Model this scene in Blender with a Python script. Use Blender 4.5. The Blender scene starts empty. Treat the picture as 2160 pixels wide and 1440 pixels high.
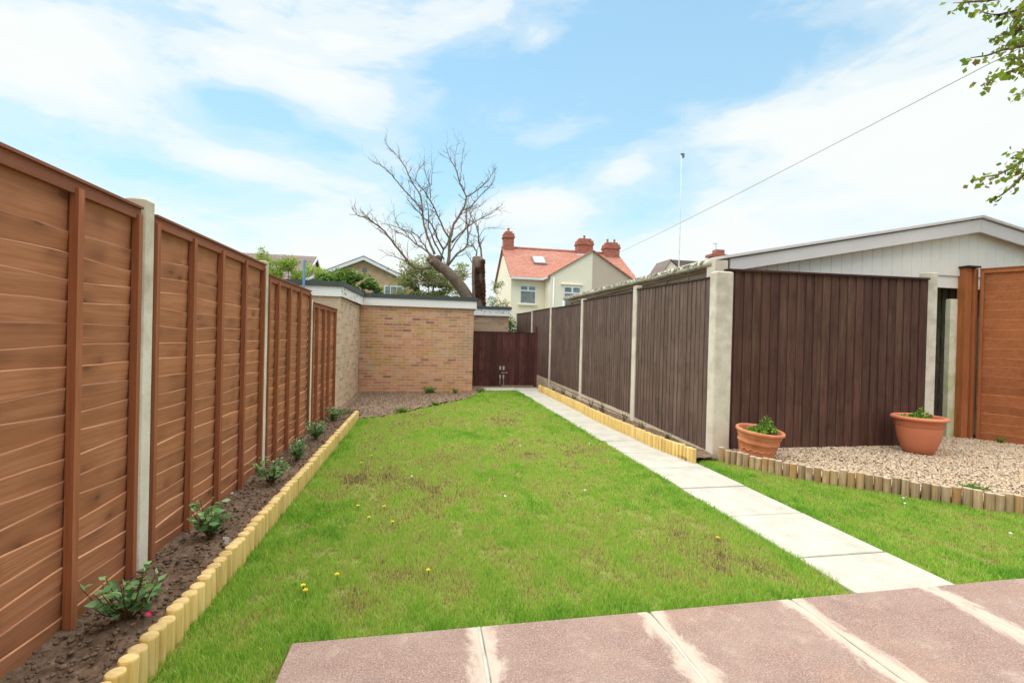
import bpy, math, random
import numpy as np
from mathutils import Vector, Matrix
random.seed(7); RNG = np.random.default_rng(7)
sc = bpy.context.scene
COL = sc.collection
rad = math.radians

# ---------------------------------------------------------------- camera
F = 980.0; EYE = np.array([0, 0, 1.35])
_g = np.array([898 - 1080, 709 - 720, F]); _g /= np.linalg.norm(_g)
_d = np.cross(_g, np.array([1, .025, 0])); _d /= np.linalg.norm(_d)
if _d[1] < 0: _d = -_d
_r = np.cross(_d, _g)
CM = np.array([_r, _g, -_d])            # world = CM @ cam(x right, y down, z forward)
cam = bpy.data.cameras.new("camera"); camo = bpy.data.objects.new("camera", cam); COL.objects.link(camo)
cx, cy, cz = CM @ [1, 0, 0], CM @ [0, -1, 0], CM @ [0, 0, -1]
camo.matrix_world = Matrix(((cx[0], cy[0], cz[0], 0), (cx[1], cy[1], cz[1], 0), (cx[2], cy[2], cz[2], 1.35), (0, 0, 0, 1)))
cam.sensor_width = 36; cam.lens = F / 2160 * 36; cam.clip_end = 2000; cam.clip_start = .02
sc.camera = camo
def onY(px, py, Y):                      # survey helper: the point at garden depth Y seen in direction px,py
    v = CM @ np.array([px - 1080, py - 720, F]); return EYE + v * (Y / v[1])

# ---------------------------------------------------------------- light
SUN = Vector((-.14, .10, .95)).normalized()
sl = bpy.data.lights.new("sun", 'SUN'); sl.energy = 3.5; sl.angle = rad(105); sl.color = (1, .915, .80)
so = bpy.data.objects.new("sun", sl); COL.objects.link(so); so.location = (-5, -5, 20)
so.rotation_euler = SUN.to_track_quat('Z', 'Y').to_euler()
sc.view_settings.view_transform = 'Standard'; sc.view_settings.look = 'None'
sc.view_settings.gamma = 1; sc.view_settings.exposure = 0.72

def nd(nt, t, ins=None, **props):
    n = nt.nodes.new(t)
    for k, v in props.items(): setattr(n, k, v)
    for k, v in (ins or {}).items():
        if isinstance(v, bpy.types.NodeSocket): nt.links.new(v, n.inputs[k])
        else: n.inputs[k].default_value = v
    return n
def mth(nt, op, a, b=0.0, c=0.0, clamp=False):
    return nd(nt, 'ShaderNodeMath', {0: a, 1: b, 2: c}, operation=op, use_clamp=clamp).outputs[0]
def mixc(nt, f, a, b, blend='MIX'):
    n = nd(nt, 'ShaderNodeMix', {'Factor': f}, data_type='RGBA', blend_type=blend)
    for k, v in ((6, a), (7, b)):
        if isinstance(v, bpy.types.NodeSocket): nt.links.new(v, n.inputs[k])
        else: n.inputs[k].default_value = (*v, 1) if len(v) == 3 else v
    return n.outputs[2]
def ramp(nt, f, stops, interp='LINEAR'):
    n = nd(nt, 'ShaderNodeValToRGB', {'Fac': f}); cr = n.color_ramp; cr.interpolation = interp
    while len(cr.elements) < len(stops): cr.elements.new(.5)
    for e, (p, c) in zip(cr.elements, sorted(stops, key=lambda s: s[0])):
        e.position = p; e.color = (c, c, c, 1) if isinstance(c, (int, float)) else (*c, 1)
    return n.outputs[0]

world = bpy.data.worlds.new("World"); sc.world = world; world.use_nodes = True
W = world.node_tree; W.nodes.clear()
sky = nd(W, 'ShaderNodeTexSky', sky_type='NISHITA', sun_disc=False, sun_elevation=math.asin(SUN.z),
         sun_rotation=math.atan2(SUN.x, SUN.y), air_density=1.0, dust_density=.6, ozone_density=1.5)
tc = nd(W, 'ShaderNodeTexCoord')
sp = nd(W, 'ShaderNodeSeparateXYZ', {0: tc.outputs['Generated']})
az = mth(W, 'ARCTAN2', sp.outputs[0], sp.outputs[1]); el = mth(W, 'ARCSINE', sp.outputs[2])
uv = nd(W, 'ShaderNodeCombineXYZ', {0: mth(W, 'ADD', mth(W, 'MULTIPLY', az, 2.0), mth(W, 'MULTIPLY', el, -.9)), 1: mth(W, 'MULTIPLY', el, 5.2), 2: 3.1}).outputs[0]
n1 = nd(W, 'ShaderNodeTexNoise', {'Vector': uv, 'Scale': 1.35, 'Detail': 9.0, 'Roughness': .56, 'Distortion': .35}).outputs[0]
n2 = nd(W, 'ShaderNodeTexNoise', {'Vector': uv, 'Scale': 5.0, 'Detail': 6.0, 'Roughness': .6, 'Distortion': .6}).outputs[0]
tot = None
# cloud banks of that day: (azimuth, elevation, half width, half height, weight)
for a, e, wa, we, k in [(-.60, .37, .20, .10, .85), (-.24, .52, .26, .09, .75), (-.15, .44, .17, .05, .6), (-.34, .295, .15, .032, .95), (-.09, .365, .08, .035, .6),
                        (.24, .285, .13, .035, .85), (.41, .345, .06, .028, .8), (.22, .575, .09, .025, .45), (.66, .40, .13, .03, .7), (.90, .37, .20, .09, 1.1),
                        (.93, .22, .34, .13, .85), (.62, .19, .16, .07, .7), (.86, .53, .07, .03, .35), (.18, .03, 1.3, .12, .75), (-.3, .14, .4, .07, .45),
                        (.33, .58, .35, .13, -.4), (.62, .51, .24, .08, -.55), (.40, .44, .16, .05, -.4), (.46, .25, .09, .04, -.5), (-.55, .265, .2, .045, -.7), (-.34, .395, .08, .03, -.7), (.10, .36, .07, .05, -.5), (-.16, .365, .07, .02, -.4), (-.02, .24, .08, .03, -.3)]:
    da = mth(W, 'DIVIDE', mth(W, 'SUBTRACT', az, a), wa); de = mth(W, 'DIVIDE', mth(W, 'SUBTRACT', el, e), we)
    g = mth(W, 'MULTIPLY', mth(W, 'EXPONENT', mth(W, 'MULTIPLY', mth(W, 'ADD', mth(W, 'MULTIPLY', da, da), mth(W, 'MULTIPLY', de, de)), -1.0)), k)
    tot = g if tot is None else mth(W, 'ADD', tot, g)
dens = mth(W, 'ADD', mth(W, 'ADD', mth(W, 'MULTIPLY', mth(W, 'SUBTRACT', n1, .5), 2.6), mth(W, 'MULTIPLY', mth(W, 'SUBTRACT', n2, .5), .55)), mth(W, 'MULTIPLY', tot, .85))
mask = ramp(W, mth(W, 'ADD', dens, .25), [(.0, .04), (.36, .36), (.66, .80), (.98, 1.0)], 'EASE')
haze = ramp(W, el, [(0.0, .85), (.12, .70), (.32, .42), (.6, .26)])
blue = mixc(W, 1.0, sky.outputs[0], (1.42, 2.05, 1.90), 'MULTIPLY')
skyc = mixc(W, haze, blue, (5.2, 7.0, 7.3))
cloudc = mixc(W, mth(W, 'MULTIPLY', n2, .5), (7.9, 8.1, 7.9), (7.0, 7.8, 8.0))
fin = mixc(W, mask, skyc, cloudc)
bg = nd(W, 'ShaderNodeBackground', {'Color': fin, 'Strength': .076})
wo = nd(W, 'ShaderNodeOutputWorld', {0: bg.outputs[0]})

# ---------------------------------------------------------------- mesh helpers
class MB:
    def __init__(s): s.v = []; s.f = []; s.r = []; s.m = []
    def add(s, vs, fs, r=None, m=0):
        b = len(s.v); s.v += [tuple(map(float, p)) for p in vs]
        r = random.random() if r is None else r
        for f in fs: s.f.append(tuple(b + i for i in f)); s.r.append(r); s.m.append(m)
        return s
    def box(s, x0, x1, y0, y1, z0, z1, r=None, m=0, T=None):
        vs = [(x, y, z) for x in (x0, x1) for y in (y0, y1) for z in (z0, z1)]
        if T: vs = [T(*p) for p in vs]
        return s.add(vs, [(0, 1, 3, 2), (4, 6, 7, 5), (0, 4, 5, 1), (2, 3, 7, 6), (0, 2, 6, 4), (1, 5, 7, 3)], r, m)
    def bbox(s, x0, x1, y0, y1, z0, z1, b=.006, r=None, m=0):     # box with chamfered top and vertical edges
        ring = lambda o, z: [(x0 + o + b, y0 + o, z), (x1 - o - b, y0 + o, z), (x1 - o, y0 + o + b, z), (x1 - o, y1 - o - b, z), (x1 - o - b, y1 - o, z), (x0 + o + b, y1 - o, z), (x0 + o, y1 - o - b, z), (x0 + o, y0 + o + b, z)]
        vs = ring(0, z0) + ring(0, z1 - b) + ring(b, z1)
        fs = [tuple(range(7, -1, -1)), tuple(range(16, 24))]
        for k in (0, 8):
            for i in range(8): j = (i + 1) % 8; fs.append((k + i, k + j, k + 8 + j, k + 8 + i))
        return s.add(vs, fs, r, m)
    def prism(s, poly, ax, a, b, r=None, m=0):                     # polygon in the plane across axis ax, extruded a..b
        def P(u, v, w): return {0: (w, u, v), 1: (u, w, v), 2: (u, v, w)}[ax]
        n = len(poly); vs = [P(u, v, a) for u, v in poly] + [P(u, v, b) for u, v in poly]
        fs = [tuple(range(n)), tuple(range(2 * n - 1, n - 1, -1))] + [(i, (i + 1) % n, n + (i + 1) % n, n + i) for i in range(n)]
        return s.add(vs, fs, r, m)
    def tube(s, pts, rs, n=6, r=None, m=0, cap=True):
        pts = [Vector(p) for p in pts]; k = len(pts)
        if isinstance(rs, (int, float)): rs = [rs] * k
        vs = []; up = None
        for i, p in enumerate(pts):
            t = (pts[min(i + 1, k - 1)] - pts[max(i - 1, 0)]).normalized()
            if up is None: up = t.orthogonal().normalized()
            up = (up - t * up.dot(t)).normalized(); w = t.cross(up)
            for j in range(n):
                a = 2 * math.pi * j / n; vs.append(p + (up * math.cos(a) + w * math.sin(a)) * rs[i])
        fs = [(i * n + j, i * n + (j + 1) % n, (i + 1) * n + (j + 1) % n, (i + 1) * n + j) for i in range(k - 1) for j in range(n)]
        if cap: fs += [tuple(range(n - 1, -1, -1)), tuple(range((k - 1) * n, k * n))]
        return s.add(vs, fs, r, m)
    def lathe(s, prof, c=(0, 0, 0), n=40, sx=1, sy=1, M=None, r=None, m=0):
        vs = []
        for rr, z in prof:
            for j in range(n):
                a = 2 * math.pi * j / n; p = Vector((rr * math.cos(a) * sx, rr * math.sin(a) * sy, z))
                if M: p = M @ p
                vs.append((p[0] + c[0], p[1] + c[1], p[2] + c[2]))
        k = len(prof)
        fs = [(i * n + j, i * n + (j + 1) % n, (i + 1) * n + (j + 1) % n, (i + 1) * n + j) for i in range(k - 1) for j in range(n)]
        return s.add(vs, fs, r, m)

WL = {}
def finish(me, mats, smooth):
    for m in (mats if isinstance(mats, (list, tuple)) else [mats]): me.materials.append(m)
    if smooth: me.polygons.foreach_set('use_smooth', [True] * len(me.polygons))
    me.update()
def link(name, me, parent=None, loc=None, rot=None):
    o = bpy.data.objects.new(name, me); COL.objects.link(o)
    if parent is not None: o.parent = parent; WL[o.name] = WL[parent.name]
    else: WL[o.name] = Vector(loc or (0, 0, 0))
    if loc is not None: o.location = loc
    if rot: o.rotation_euler = rot
    return o
def tag(o, label=None, cat=None, group=None, kind=None):
    if label: o['label'] = label
    if cat: o['category'] = cat
    if group: o['group'] = group
    if kind: o['kind'] = kind
    return o
def thing(name, loc, label, cat, group=None):
    o = bpy.data.objects.new(name, None); COL.objects.link(o); o.location = loc; o.empty_display_size = .2
    WL[o.name] = Vector(loc); return tag(o, label, cat, group)
def obj(name, mb, mats, parent=None, smooth=False):
    v = np.array(mb.v)
    if parent is None: base = Vector(((v[:, 0].min() + v[:, 0].max()) / 2, (v[:, 1].min() + v[:, 1].max()) / 2, v[:, 2].min()))
    else: base = WL[parent.name]
    v = v - np.array(base)
    me = bpy.data.meshes.new(name); me.from_pydata(v.tolist(), [], mb.f)
    a = me.attributes.new('rnd', 'FLOAT', 'FACE'); a.data.foreach_set('value', mb.r)
    me.polygons.foreach_set('material_index', mb.m); finish(me, mats, smooth)
    o = link(name, me, parent, None if parent is not None else base)
    return o
def npobj(name, V, Fc, R, mats, parent=None, smooth=False):
    V = np.asarray(V, np.float32); Fc = np.asarray(Fc, np.int32)
    base = np.array([0, 0, 0], np.float32) if parent is None else np.array(WL[parent.name], np.float32)
    if parent is None: base = np.array([V[:, 0].mean(), V[:, 1].mean(), V[:, 2].min()], np.float32)
    V = V - base; k = Fc.shape[1]
    me = bpy.data.meshes.new(name); me.vertices.add(len(V)); me.vertices.foreach_set('co', V.ravel())
    me.loops.add(Fc.size); me.loops.foreach_set('vertex_index', Fc.ravel())
    me.polygons.add(len(Fc)); me.polygons.foreach_set('loop_start', np.arange(0, Fc.size, k, dtype=np.int32))
    try: me.polygons.foreach_set('loop_total', np.full(len(Fc), k, np.int32))
    except Exception: pass
    a = me.attributes.new('rnd', 'FLOAT', 'FACE'); a.data.foreach_set('value', np.asarray(R, np.float32))
    me.update(calc_edges=True); finish(me, mats, smooth)
    return link(name, me, parent, None if parent is not None else [float(x) for x in base])
def vnoise(x, y, s=0):
    xi = np.floor(x).astype(np.int64); yi = np.floor(y).astype(np.int64); xf = x - xi; yf = y - yi
    h = lambda a, b: (np.sin((a * 127.1 + b * 311.7 + s * 74.7)) * 43758.5453) % 1.0
    u = xf * xf * (3 - 2 * xf); v = yf * yf * (3 - 2 * yf)
    return (h(xi, yi) * (1 - u) + h(xi + 1, yi) * u) * (1 - v) + (h(xi, yi + 1) * (1 - u) + h(xi + 1, yi + 1) * u) * v
def fbm(x, y, s=0, o=4):
    t = 0; a = .5
    for i in range(o): t = t + a * vnoise(x * 2 ** i, y * 2 ** i, s + i * 13); a *= .5
    return t / (1 - .5 ** o)
def inpoly(x, y, poly):
    r = np.zeros(x.shape, bool); n = len(poly)
    for i in range(n):
        x0, y0 = poly[i]; x1, y1 = poly[(i + 1) % n]
        if y0 == y1: continue
        c = ((y0 > y) != (y1 > y)) & (x < (x1 - x0) * (y - y0) / (y1 - y0) + x0); r ^= c
    return r

# ---------------------------------------------------------------- materials
def newmat(name, rough=.8, spec=.3):
    m = bpy.data.materials.new(name); m.use_nodes = True; nt = m.node_tree; b = nt.nodes['Principled BSDF']
    b.inputs['Roughness'].default_value = rough; b.inputs['Specular IOR Level'].default_value = spec
    return m, nt, b
def pos(nt): return nd(nt, 'ShaderNodeNewGeometry').outputs['Position']
def rnd(nt): return nd(nt, 'ShaderNodeAttribute', attribute_name='rnd').outputs['Fac']
def mapv(nt, v, scale, off=None):
    n = nd(nt, 'ShaderNodeMapping', {'Vector': v, 'Scale': scale})
    if off is not None: nt.links.new(nd(nt, 'ShaderNodeCombineXYZ', {0: off, 1: off, 2: off}).outputs[0], n.inputs['Location'])
    return n.outputs[0]
def noise(nt, v, s=1, d=4, r=.55, dist=0): return nd(nt, 'ShaderNodeTexNoise', {'Vector': v, 'Scale': float(s), 'Detail': float(d), 'Roughness': r, 'Distortion': float(dist)}).outputs[0]
def bump(nt, b, h, st=.3, dist=.01): nt.links.new(nd(nt, 'ShaderNodeBump', {'Height': h, 'Strength': st, 'Distance': dist}).outputs[0], b.inputs['Normal'])
def wood(name, cd, cm, cl, ax, knots=.0, grain=1.0, tint=.25, wear=None, rough=.75, blot=.5):
    m, nt, b = newmat(name, rough, .25); P = pos(nt); R = rnd(nt)
    off = mth(nt, 'MULTIPLY', R, 31.0)
    sc_ = [38 * grain] * 3; sc_[ax] = 1.6 * grain
    g = noise(nt, mapv(nt, P, sc_, off), 1, 5, .6, 1.2)
    sb = [5, 5, 5]; sb[ax] = 1.1
    g2 = noise(nt, mapv(nt, P, sb, off), 1, 3, .5, .8)
    c = ramp(nt, g, [(.28, cd), (.52, cm), (.78, cl)])
    c = mixc(nt, mth(nt, 'MULTIPLY', ramp(nt, g2, [(.35, 0), (.7, 1)]), blot), c, tuple(x * .62 for x in cm))
    c = mixc(nt, 1, c, ramp(nt, R, [(0, 1 - tint), (1, 1 + tint)]), 'MULTIPLY')
    if knots:
        s1 = [0.001] * 3; s1[ax] = 1.9
        col = ramp(nt, noise(nt, mapv(nt, P, s1, mth(nt, 'MULTIPLY', mth(nt, 'ROUND', mth(nt, 'MULTIPLY', R, 3.0)), 7.7)), 1, 2, .5), [(.49, 0), (.56, 1)])
        s2 = [9.0] * 3; s2[ax] = 4.5
        vo = nd(nt, 'ShaderNodeTexVoronoi', {'Vector': mapv(nt, nd(nt, 'ShaderNodeVectorMath', {0: P, 1: nd(nt, 'ShaderNodeTexNoise', {'Vector': P, 'Scale': 9.0}).outputs[1]}, operation='MULTIPLY_ADD').outputs[0] if False else P, s2, off), 'Scale': 1.0, 'Randomness': .8}).outputs['Distance']
        k = ramp(nt, mth(nt, 'ADD', vo, mth(nt, 'MULTIPLY', mth(nt, 'SUBTRACT', g2, .5), .3)), [(.0, 1), (.10, .8), (.16, .45), (.34, .22), (.55, 0)])
        c = mixc(nt, mth(nt, 'MULTIPLY', mth(nt, 'MULTIPLY', col, g2), knots * .75), c, cd); k = mth(nt, 'MULTIPLY', mth(nt, 'MULTIPLY', k, col), knots)
        c = mixc(nt, k, c, tuple(x * .38 for x in cd))
    if wear:
        w = ramp(nt, noise(nt, mapv(nt, P, [wear[1] * (0.16 if i == ax else 1) for i in range(3)], off), 1, 6, .7), [(wear[2], 0), (wear[2] + .12, 1)])
        c = mixc(nt, mth(nt, 'MULTIPLY', w, wear[3]), c, wear[0])
    nt.links.new(c, b.inputs['Base Color']); bump(nt, b, g, .35, .004); return m
def plain(name, c, rough=.6, var=.08, s=6, spec=.3, metal=0, c2=None, b_=0.0, thr=(.35, .7)):
    m, nt, b = newmat(name, rough, spec); b.inputs['Metallic'].default_value = metal
    n = noise(nt, pos(nt), s, 6, .6)
    col = mixc(nt, ramp(nt, n, [(thr[0], 0), (thr[1], 1)]), c, c2 or tuple(x * (1 - var * 2) for x in c))
    col = mixc(nt, 1, col, ramp(nt, rnd(nt), [(0, 1 - var), (1, 1 + var)]), 'MULTIPLY')
    nt.links.new(col, b.inputs['Base Color'])
    if b_: bump(nt, b, n, b_, .01)
    return m
def concrete(name, c, dark, algae=None, s=60):
    m, nt, b = newmat(name, .9, .2); P = pos(nt)
    n = noise(nt, P, s, 4, .7); n2 = noise(nt, P, 5, 5, .6)
    col = mixc(nt, ramp(nt, n2, [(.4, 0), (.75, .7)]), c, dark)
    v = nd(nt, 'ShaderNodeTexVoronoi', {'Vector': P, 'Scale': s * 1.4}).outputs['Distance']
    col = mixc(nt, ramp(nt, v, [(.12, .45), (.22, 0)]), col, tuple(x * .55 for x in dark))
    col = mixc(nt, ramp(nt, n, [(.35, .3), (.5, 0)]), col, tuple(x * .8 for x in dark))
    if algae:
        z = nd(nt, 'ShaderNodeSeparateXYZ', {0: P}).outputs[2]
        a = mth(nt, 'ADD', mth(nt, 'MULTIPLY', n2, 1.2), mth(nt, 'MULTIPLY_ADD', z, algae[1], algae[2]))
        col = mixc(nt, mth(nt, 'MULTIPLY', ramp(nt, a, [(.45, 0), (1, 1)]), .7), col, algae[0])
    nt.links.new(col, b.inputs['Base Color']); bump(nt, b, n, .5, .004); return m
def brick(name, stops, mortar, row=.0685, bw=.215, stain=1.0):
    m, nt, b = newmat(name, .9, .2); P = pos(nt); s = nd(nt, 'ShaderNodeSeparateXYZ', {0: P}).outputs
    uv_ = nd(nt, 'ShaderNodeCombineXYZ', {0: mth(nt, 'ADD', s[0], s[1]), 1: s[2]}).outputs[0]
    bt = nd(nt, 'ShaderNodeTexBrick', {'Vector': uv_, 'Color1': (0, 0, 0, 1), 'Color2': (1, 1, 1, 1), 'Mortar': (.5, .5, .5, 1), 'Scale': 1.0, 'Mortar Size': .006, 'Mortar Smooth': .3, 'Bias': 0.0, 'Brick Width': bw, 'Row Height': row})
    n = noise(nt, P, 35, 5, .7); n2 = noise(nt, P, 1.3, 4, .6)
    f = mth(nt, 'ADD', bt.outputs[0], mth(nt, 'MULTIPLY', mth(nt, 'SUBTRACT', n, .5), .25))
    c = ramp(nt, f, stops)
    if stain:
        c = mixc(nt, mth(nt, 'MULTIPLY', ramp(nt, n2, [(.50, 0), (.66, .6)]), stain), c, (.40, .31, .21))
        n3 = noise(nt, mapv(nt, P, (1, 1, 2.2), None), 2.6, 6, .65, .5)
        c = mixc(nt, mth(nt, 'MULTIPLY', ramp(nt, n3, [(.56, 0), (.70, .6)]), stain), c, (.62, .54, .44))
        n4 = noise(nt, P, 1.9, 3, .5, 1)
        c = mixc(nt, mth(nt, 'MULTIPLY', ramp(nt, n4, [(.56, 0), (.68, .55)]), stain), c, (.50, .30, .08))
    c = mixc(nt, bt.outputs[1], c, mortar)
    c = mixc(nt, 1, c, ramp(nt, n, [(.2, .82), (.8, 1.15)]), 'MULTIPLY')
    nt.links.new(c, b.inputs['Base Color']); bump(nt, b, mth(nt, 'SUBTRACT', mth(nt, 'MULTIPLY', n, .4), bt.outputs[1]), .5, .006); return m
def foliage(name, cols, rough=.55, trans=.35):
    m, nt, b = newmat(name, rough, .35); R = rnd(nt)
    c = ramp(nt, R, [(i / (len(cols) - 1), k) for i, k in enumerate(cols)])
    nt.links.new(c, b.inputs['Base Color'])
    tr = nd(nt, 'ShaderNodeBsdfTranslucent', {'Color': c}); mx = nd(nt, 'ShaderNodeMixShader', {0: trans, 1: b.outputs[0], 2: tr.outputs[0]})
    nt.links.new(mx.outputs[0], nt.nodes['Material Output'].inputs[0]); return m
M = {}
# left fence: warm brown stain
M['lapY'] = wood('brown_lap_board', (.38, .15, .068), (.50, .21, .102), (.59, .275, .15), 1, knots=.95, tint=.12, blot=.25)
M['lapedge'] = wood('brown_board_edge', (.36, .15, .07), (.50, .24, .13), (.70, .46, .29), 1, tint=.3, blot=.3)
M['brailY'] = wood('brown_rail', (.24, .085, .045), (.31, .115, .06), (.38, .15, .085), 1, tint=.1)
M['battZ'] = wood('brown_batten', (.29, .10, .045), (.37, .135, .06), (.45, .18, .085), 2, tint=.1, blot=.3)
# right end fence: orange brown
M['orgY'] = wood('orange_lap_board', (.36, .115, .04), (.47, .16, .060), (.55, .21, .09), 1, knots=.7, tint=.12, blot=.25)
M['orgedge'] = wood('orange_board_edge', (.42, .14, .05), (.54, .22, .10), (.70, .40, .24), 1, tint=.2)
M['orgZ'] = wood('orange_post_wood', (.32, .10, .034), (.43, .145, .05), (.52, .19, .075), 2, knots=.3, tint=.08, blot=.3)
# dark stained featheredge
DW = ((.27, .19, .16), 9, .53, .5)
M['darkL'] = wood('faded_dark_board', (.10, .062, .048), (.165, .108, .086), (.245, .17, .14), 2, knots=.6, tint=.14, wear=DW, blot=.35)
M['darkF'] = wood('dark_board', (.066, .029, .022), (.125, .058, .043), (.185, .094, .070), 2, knots=.55, tint=.22, wear=((.18, .11, .065), 5, .55, .55), blot=.4)
M['darkG'] = wood('red_brown_gate_board', (.065, .022, .020), (.125, .046, .041), (.19, .078, .070), 2, knots=.7, tint=.34, blot=.5)
M['capX'] = wood('dark_capping_x', (.030, .012, .012), (.07, .028, .026), (.11, .05, .045), 0, tint=.1)
M['capY'] = wood('dark_capping_y', (.040, .022, .018), (.07, .038, .034), (.11, .065, .055), 1, tint=.1)
M['oldZ'] = wood('old_mossy_board', (.05, .042, .032), (.12, .10, .075), (.22, .19, .14), 2, tint=.3, wear=((.22, .24, .09), 4, .5, .7))
M['paleY'] = wood('pale_gravel_board', (.52, .41, .29), (.70, .58, .42), (.82, .71, .56), 1, knots=.3, tint=.12)
M['logN'] = wood('new_log_wood', (.52, .33, .09), (.76, .54, .19), (.88, .70, .34), 2, knots=.6, tint=.14, blot=.3, rough=.75)
M['logT'] = wood('new_log_top', (.50, .34, .12), (.68, .50, .22), (.80, .64, .34), 0, tint=.15, blot=.3)
M['logO'] = wood('weathered_log_wood', (.22, .145, .075), (.42, .30, .18), (.56, .44, .29), 2, knots=.5, tint=.32, blot=.4, wear=((.42, .22, .06), 6, .5, .7))
M['logOT'] = plain('weathered_log_top', (.50, .42, .31), .9, .15, 40)
M['cpost'] = concrete('post_concrete', (.80, .73, .61), (.64, .57, .45), ((.34, .28, .18), .30, -.42))
M['cpostR'] = concrete('pale_post_concrete', (.78, .71, .60), (.60, .53, .43), ((.42, .36, .26), .14, -.25))
M['slab'] = concrete('paving_slab', (.51, .49, .43), (.35, .335, .28), None, 90)
M['brickA'] = brick('garage_brick', [(.0, (.33, .155, .10)), (.10, (.50, .25, .15)), (.35, (.66, .30, .175)), (.6, (.64, .34, .20)), (.85, (.70, .39, .23)), (1, (.55, .30, .08))], (.62, .52, .40))
M['brickB'] = brick('side_brick', [(.0, (.45, .31, .20)), (.3, (.57, .40, .26)), (.7, (.64, .46, .31)), (1, (.70, .53, .38))], (.62, .52, .40), stain=.4)
M['brickH'] = brick('house_brick', [(.0, (.56, .35, .19)), (1, (.70, .46, .27))], (.5, .42, .3), .075, .225, 0)
M['brickC'] = brick('red_chimney_brick', [(.0, (.34, .10, .07)), (1, (.50, .18, .12))], (.42, .24, .18), .075, .225, 0)
M['white'] = plain('white_fascia', (.93, .91, .88), .6, .02, 3)
M['whited'] = plain('flaking_white_fascia', (.84, .81, .76), .8, .02, 14, c2=(.36, .33, .29), thr=(.56, .62))
M['felt'] = plain('grey_felt_edge', (.085, .098, .098), .8, .1, 12)
M['pvc'] = plain('white_plastic', (.82, .83, .84), .4, .02)
M['barge'] = plain('light_grey_bargeboard', (.78, .72, .70), .5, .03, 2)
M['creamwall'] = plain('cream_panel_wall', (.76, .67, .53), .85, .05, 4, c2=(.60, .51, .39))
M['render1'] = plain('cream_render', (.95, .86, .68), .9, .02, 1.2, c2=(.92, .82, .63))
M['render2'] = plain('beige_render', (.62, .49, .38), .9, .03, 1.0)
M['glass'] = plain('window_glass', (.10, .11, .11), .08, .1, 2, spec=.8, c2=(.28, .30, .29))
M['metal'] = plain('galvanised_metal', (.62, .62, .62), .35, .05, metal=.7)
M['dkmetal'] = plain('dull_grey_metal', (.22, .22, .22), .5, .05)
M['mast'] = plain('pale_mast', (.88, .88, .86), .5, .05)
M['bluepole'] = plain('blue_paint', (.07, .17, .28), .5, .1)
M['wire'] = plain('wire_sheath', (.24, .24, .24), .6, .05)
M['terra'] = plain('terracotta_plastic', (.66, .23, .12), .55, .05, 5, c2=(.60, .195, .10))
M['terra2'] = plain('terracotta_clay', (.70, .29, .145), .75, .06, 9, c2=(.54, .18, .085), b_=.2)
M['bark'] = plain('bark', (.24, .175, .13), .95, .1, 10, c2=(.11, .075, .055), b_=.8)
M['twig'] = plain('twig_bark', (.27, .185, .13), .9, .1, 8, c2=(.15, .11, .085))
M['ivy'] = foliage('rusty_ivy', [(.10, .03, .014), (.22, .07, .03), (.13, .075, .03), (.30, .10, .045)], .7, .2)
M['stem'] = plain('red_green_stem', (.14, .09, .04), .7, .2, 30)
M['flowerp'] = plain('pink_petal', (.62, .03, .12), .6, .1)
M['flowery'] = plain('yellow_petal', (.85, .60, .015), .6, .1)
M['flowerw'] = plain('white_petal', (.85, .85, .82), .6, .03)
M['shrubleaf'] = foliage('shrub_leaf', [(.06, .17, .06), (.12, .29, .09), (.20, .38, .16), (.30, .52, .15), (.48, .60, .40)])
M['potleaf'] = foliage('pot_plant_leaf', [(.11, .30, .03), (.22, .46, .05), (.38, .62, .11)])
M['greyleaf'] = foliage('grey_green_leaf', [(.10, .15, .08), (.17, .23, .13), (.26, .32, .20)])
M['weed'] = foliage('weed_leaf', [(.06, .17, .02), (.12, .28, .03), (.20, .36, .06)])
M['lime'] = foliage('bright_bush_leaf', [(.17, .27, .035), (.28, .40, .055), (.40, .50, .09), (.50, .58, .16)], .6, .45)
M['laurel'] = foliage('laurel_leaf', [(.035, .085, .012), (.08, .16, .02), (.17, .28, .035), (.30, .42, .08)], .4, .3)
M['spring'] = foliage('spring_leaf', [(.16, .20, .06), (.26, .30, .10), (.34, .38, .14), (.40, .36, .16)], .6, .45)
M['hazel'] = foliage('overhanging_leaf', [(.09, .16, .015), (.17, .25, .02), (.28, .35, .03), (.17, .11, .03)], .5, .5)

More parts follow.
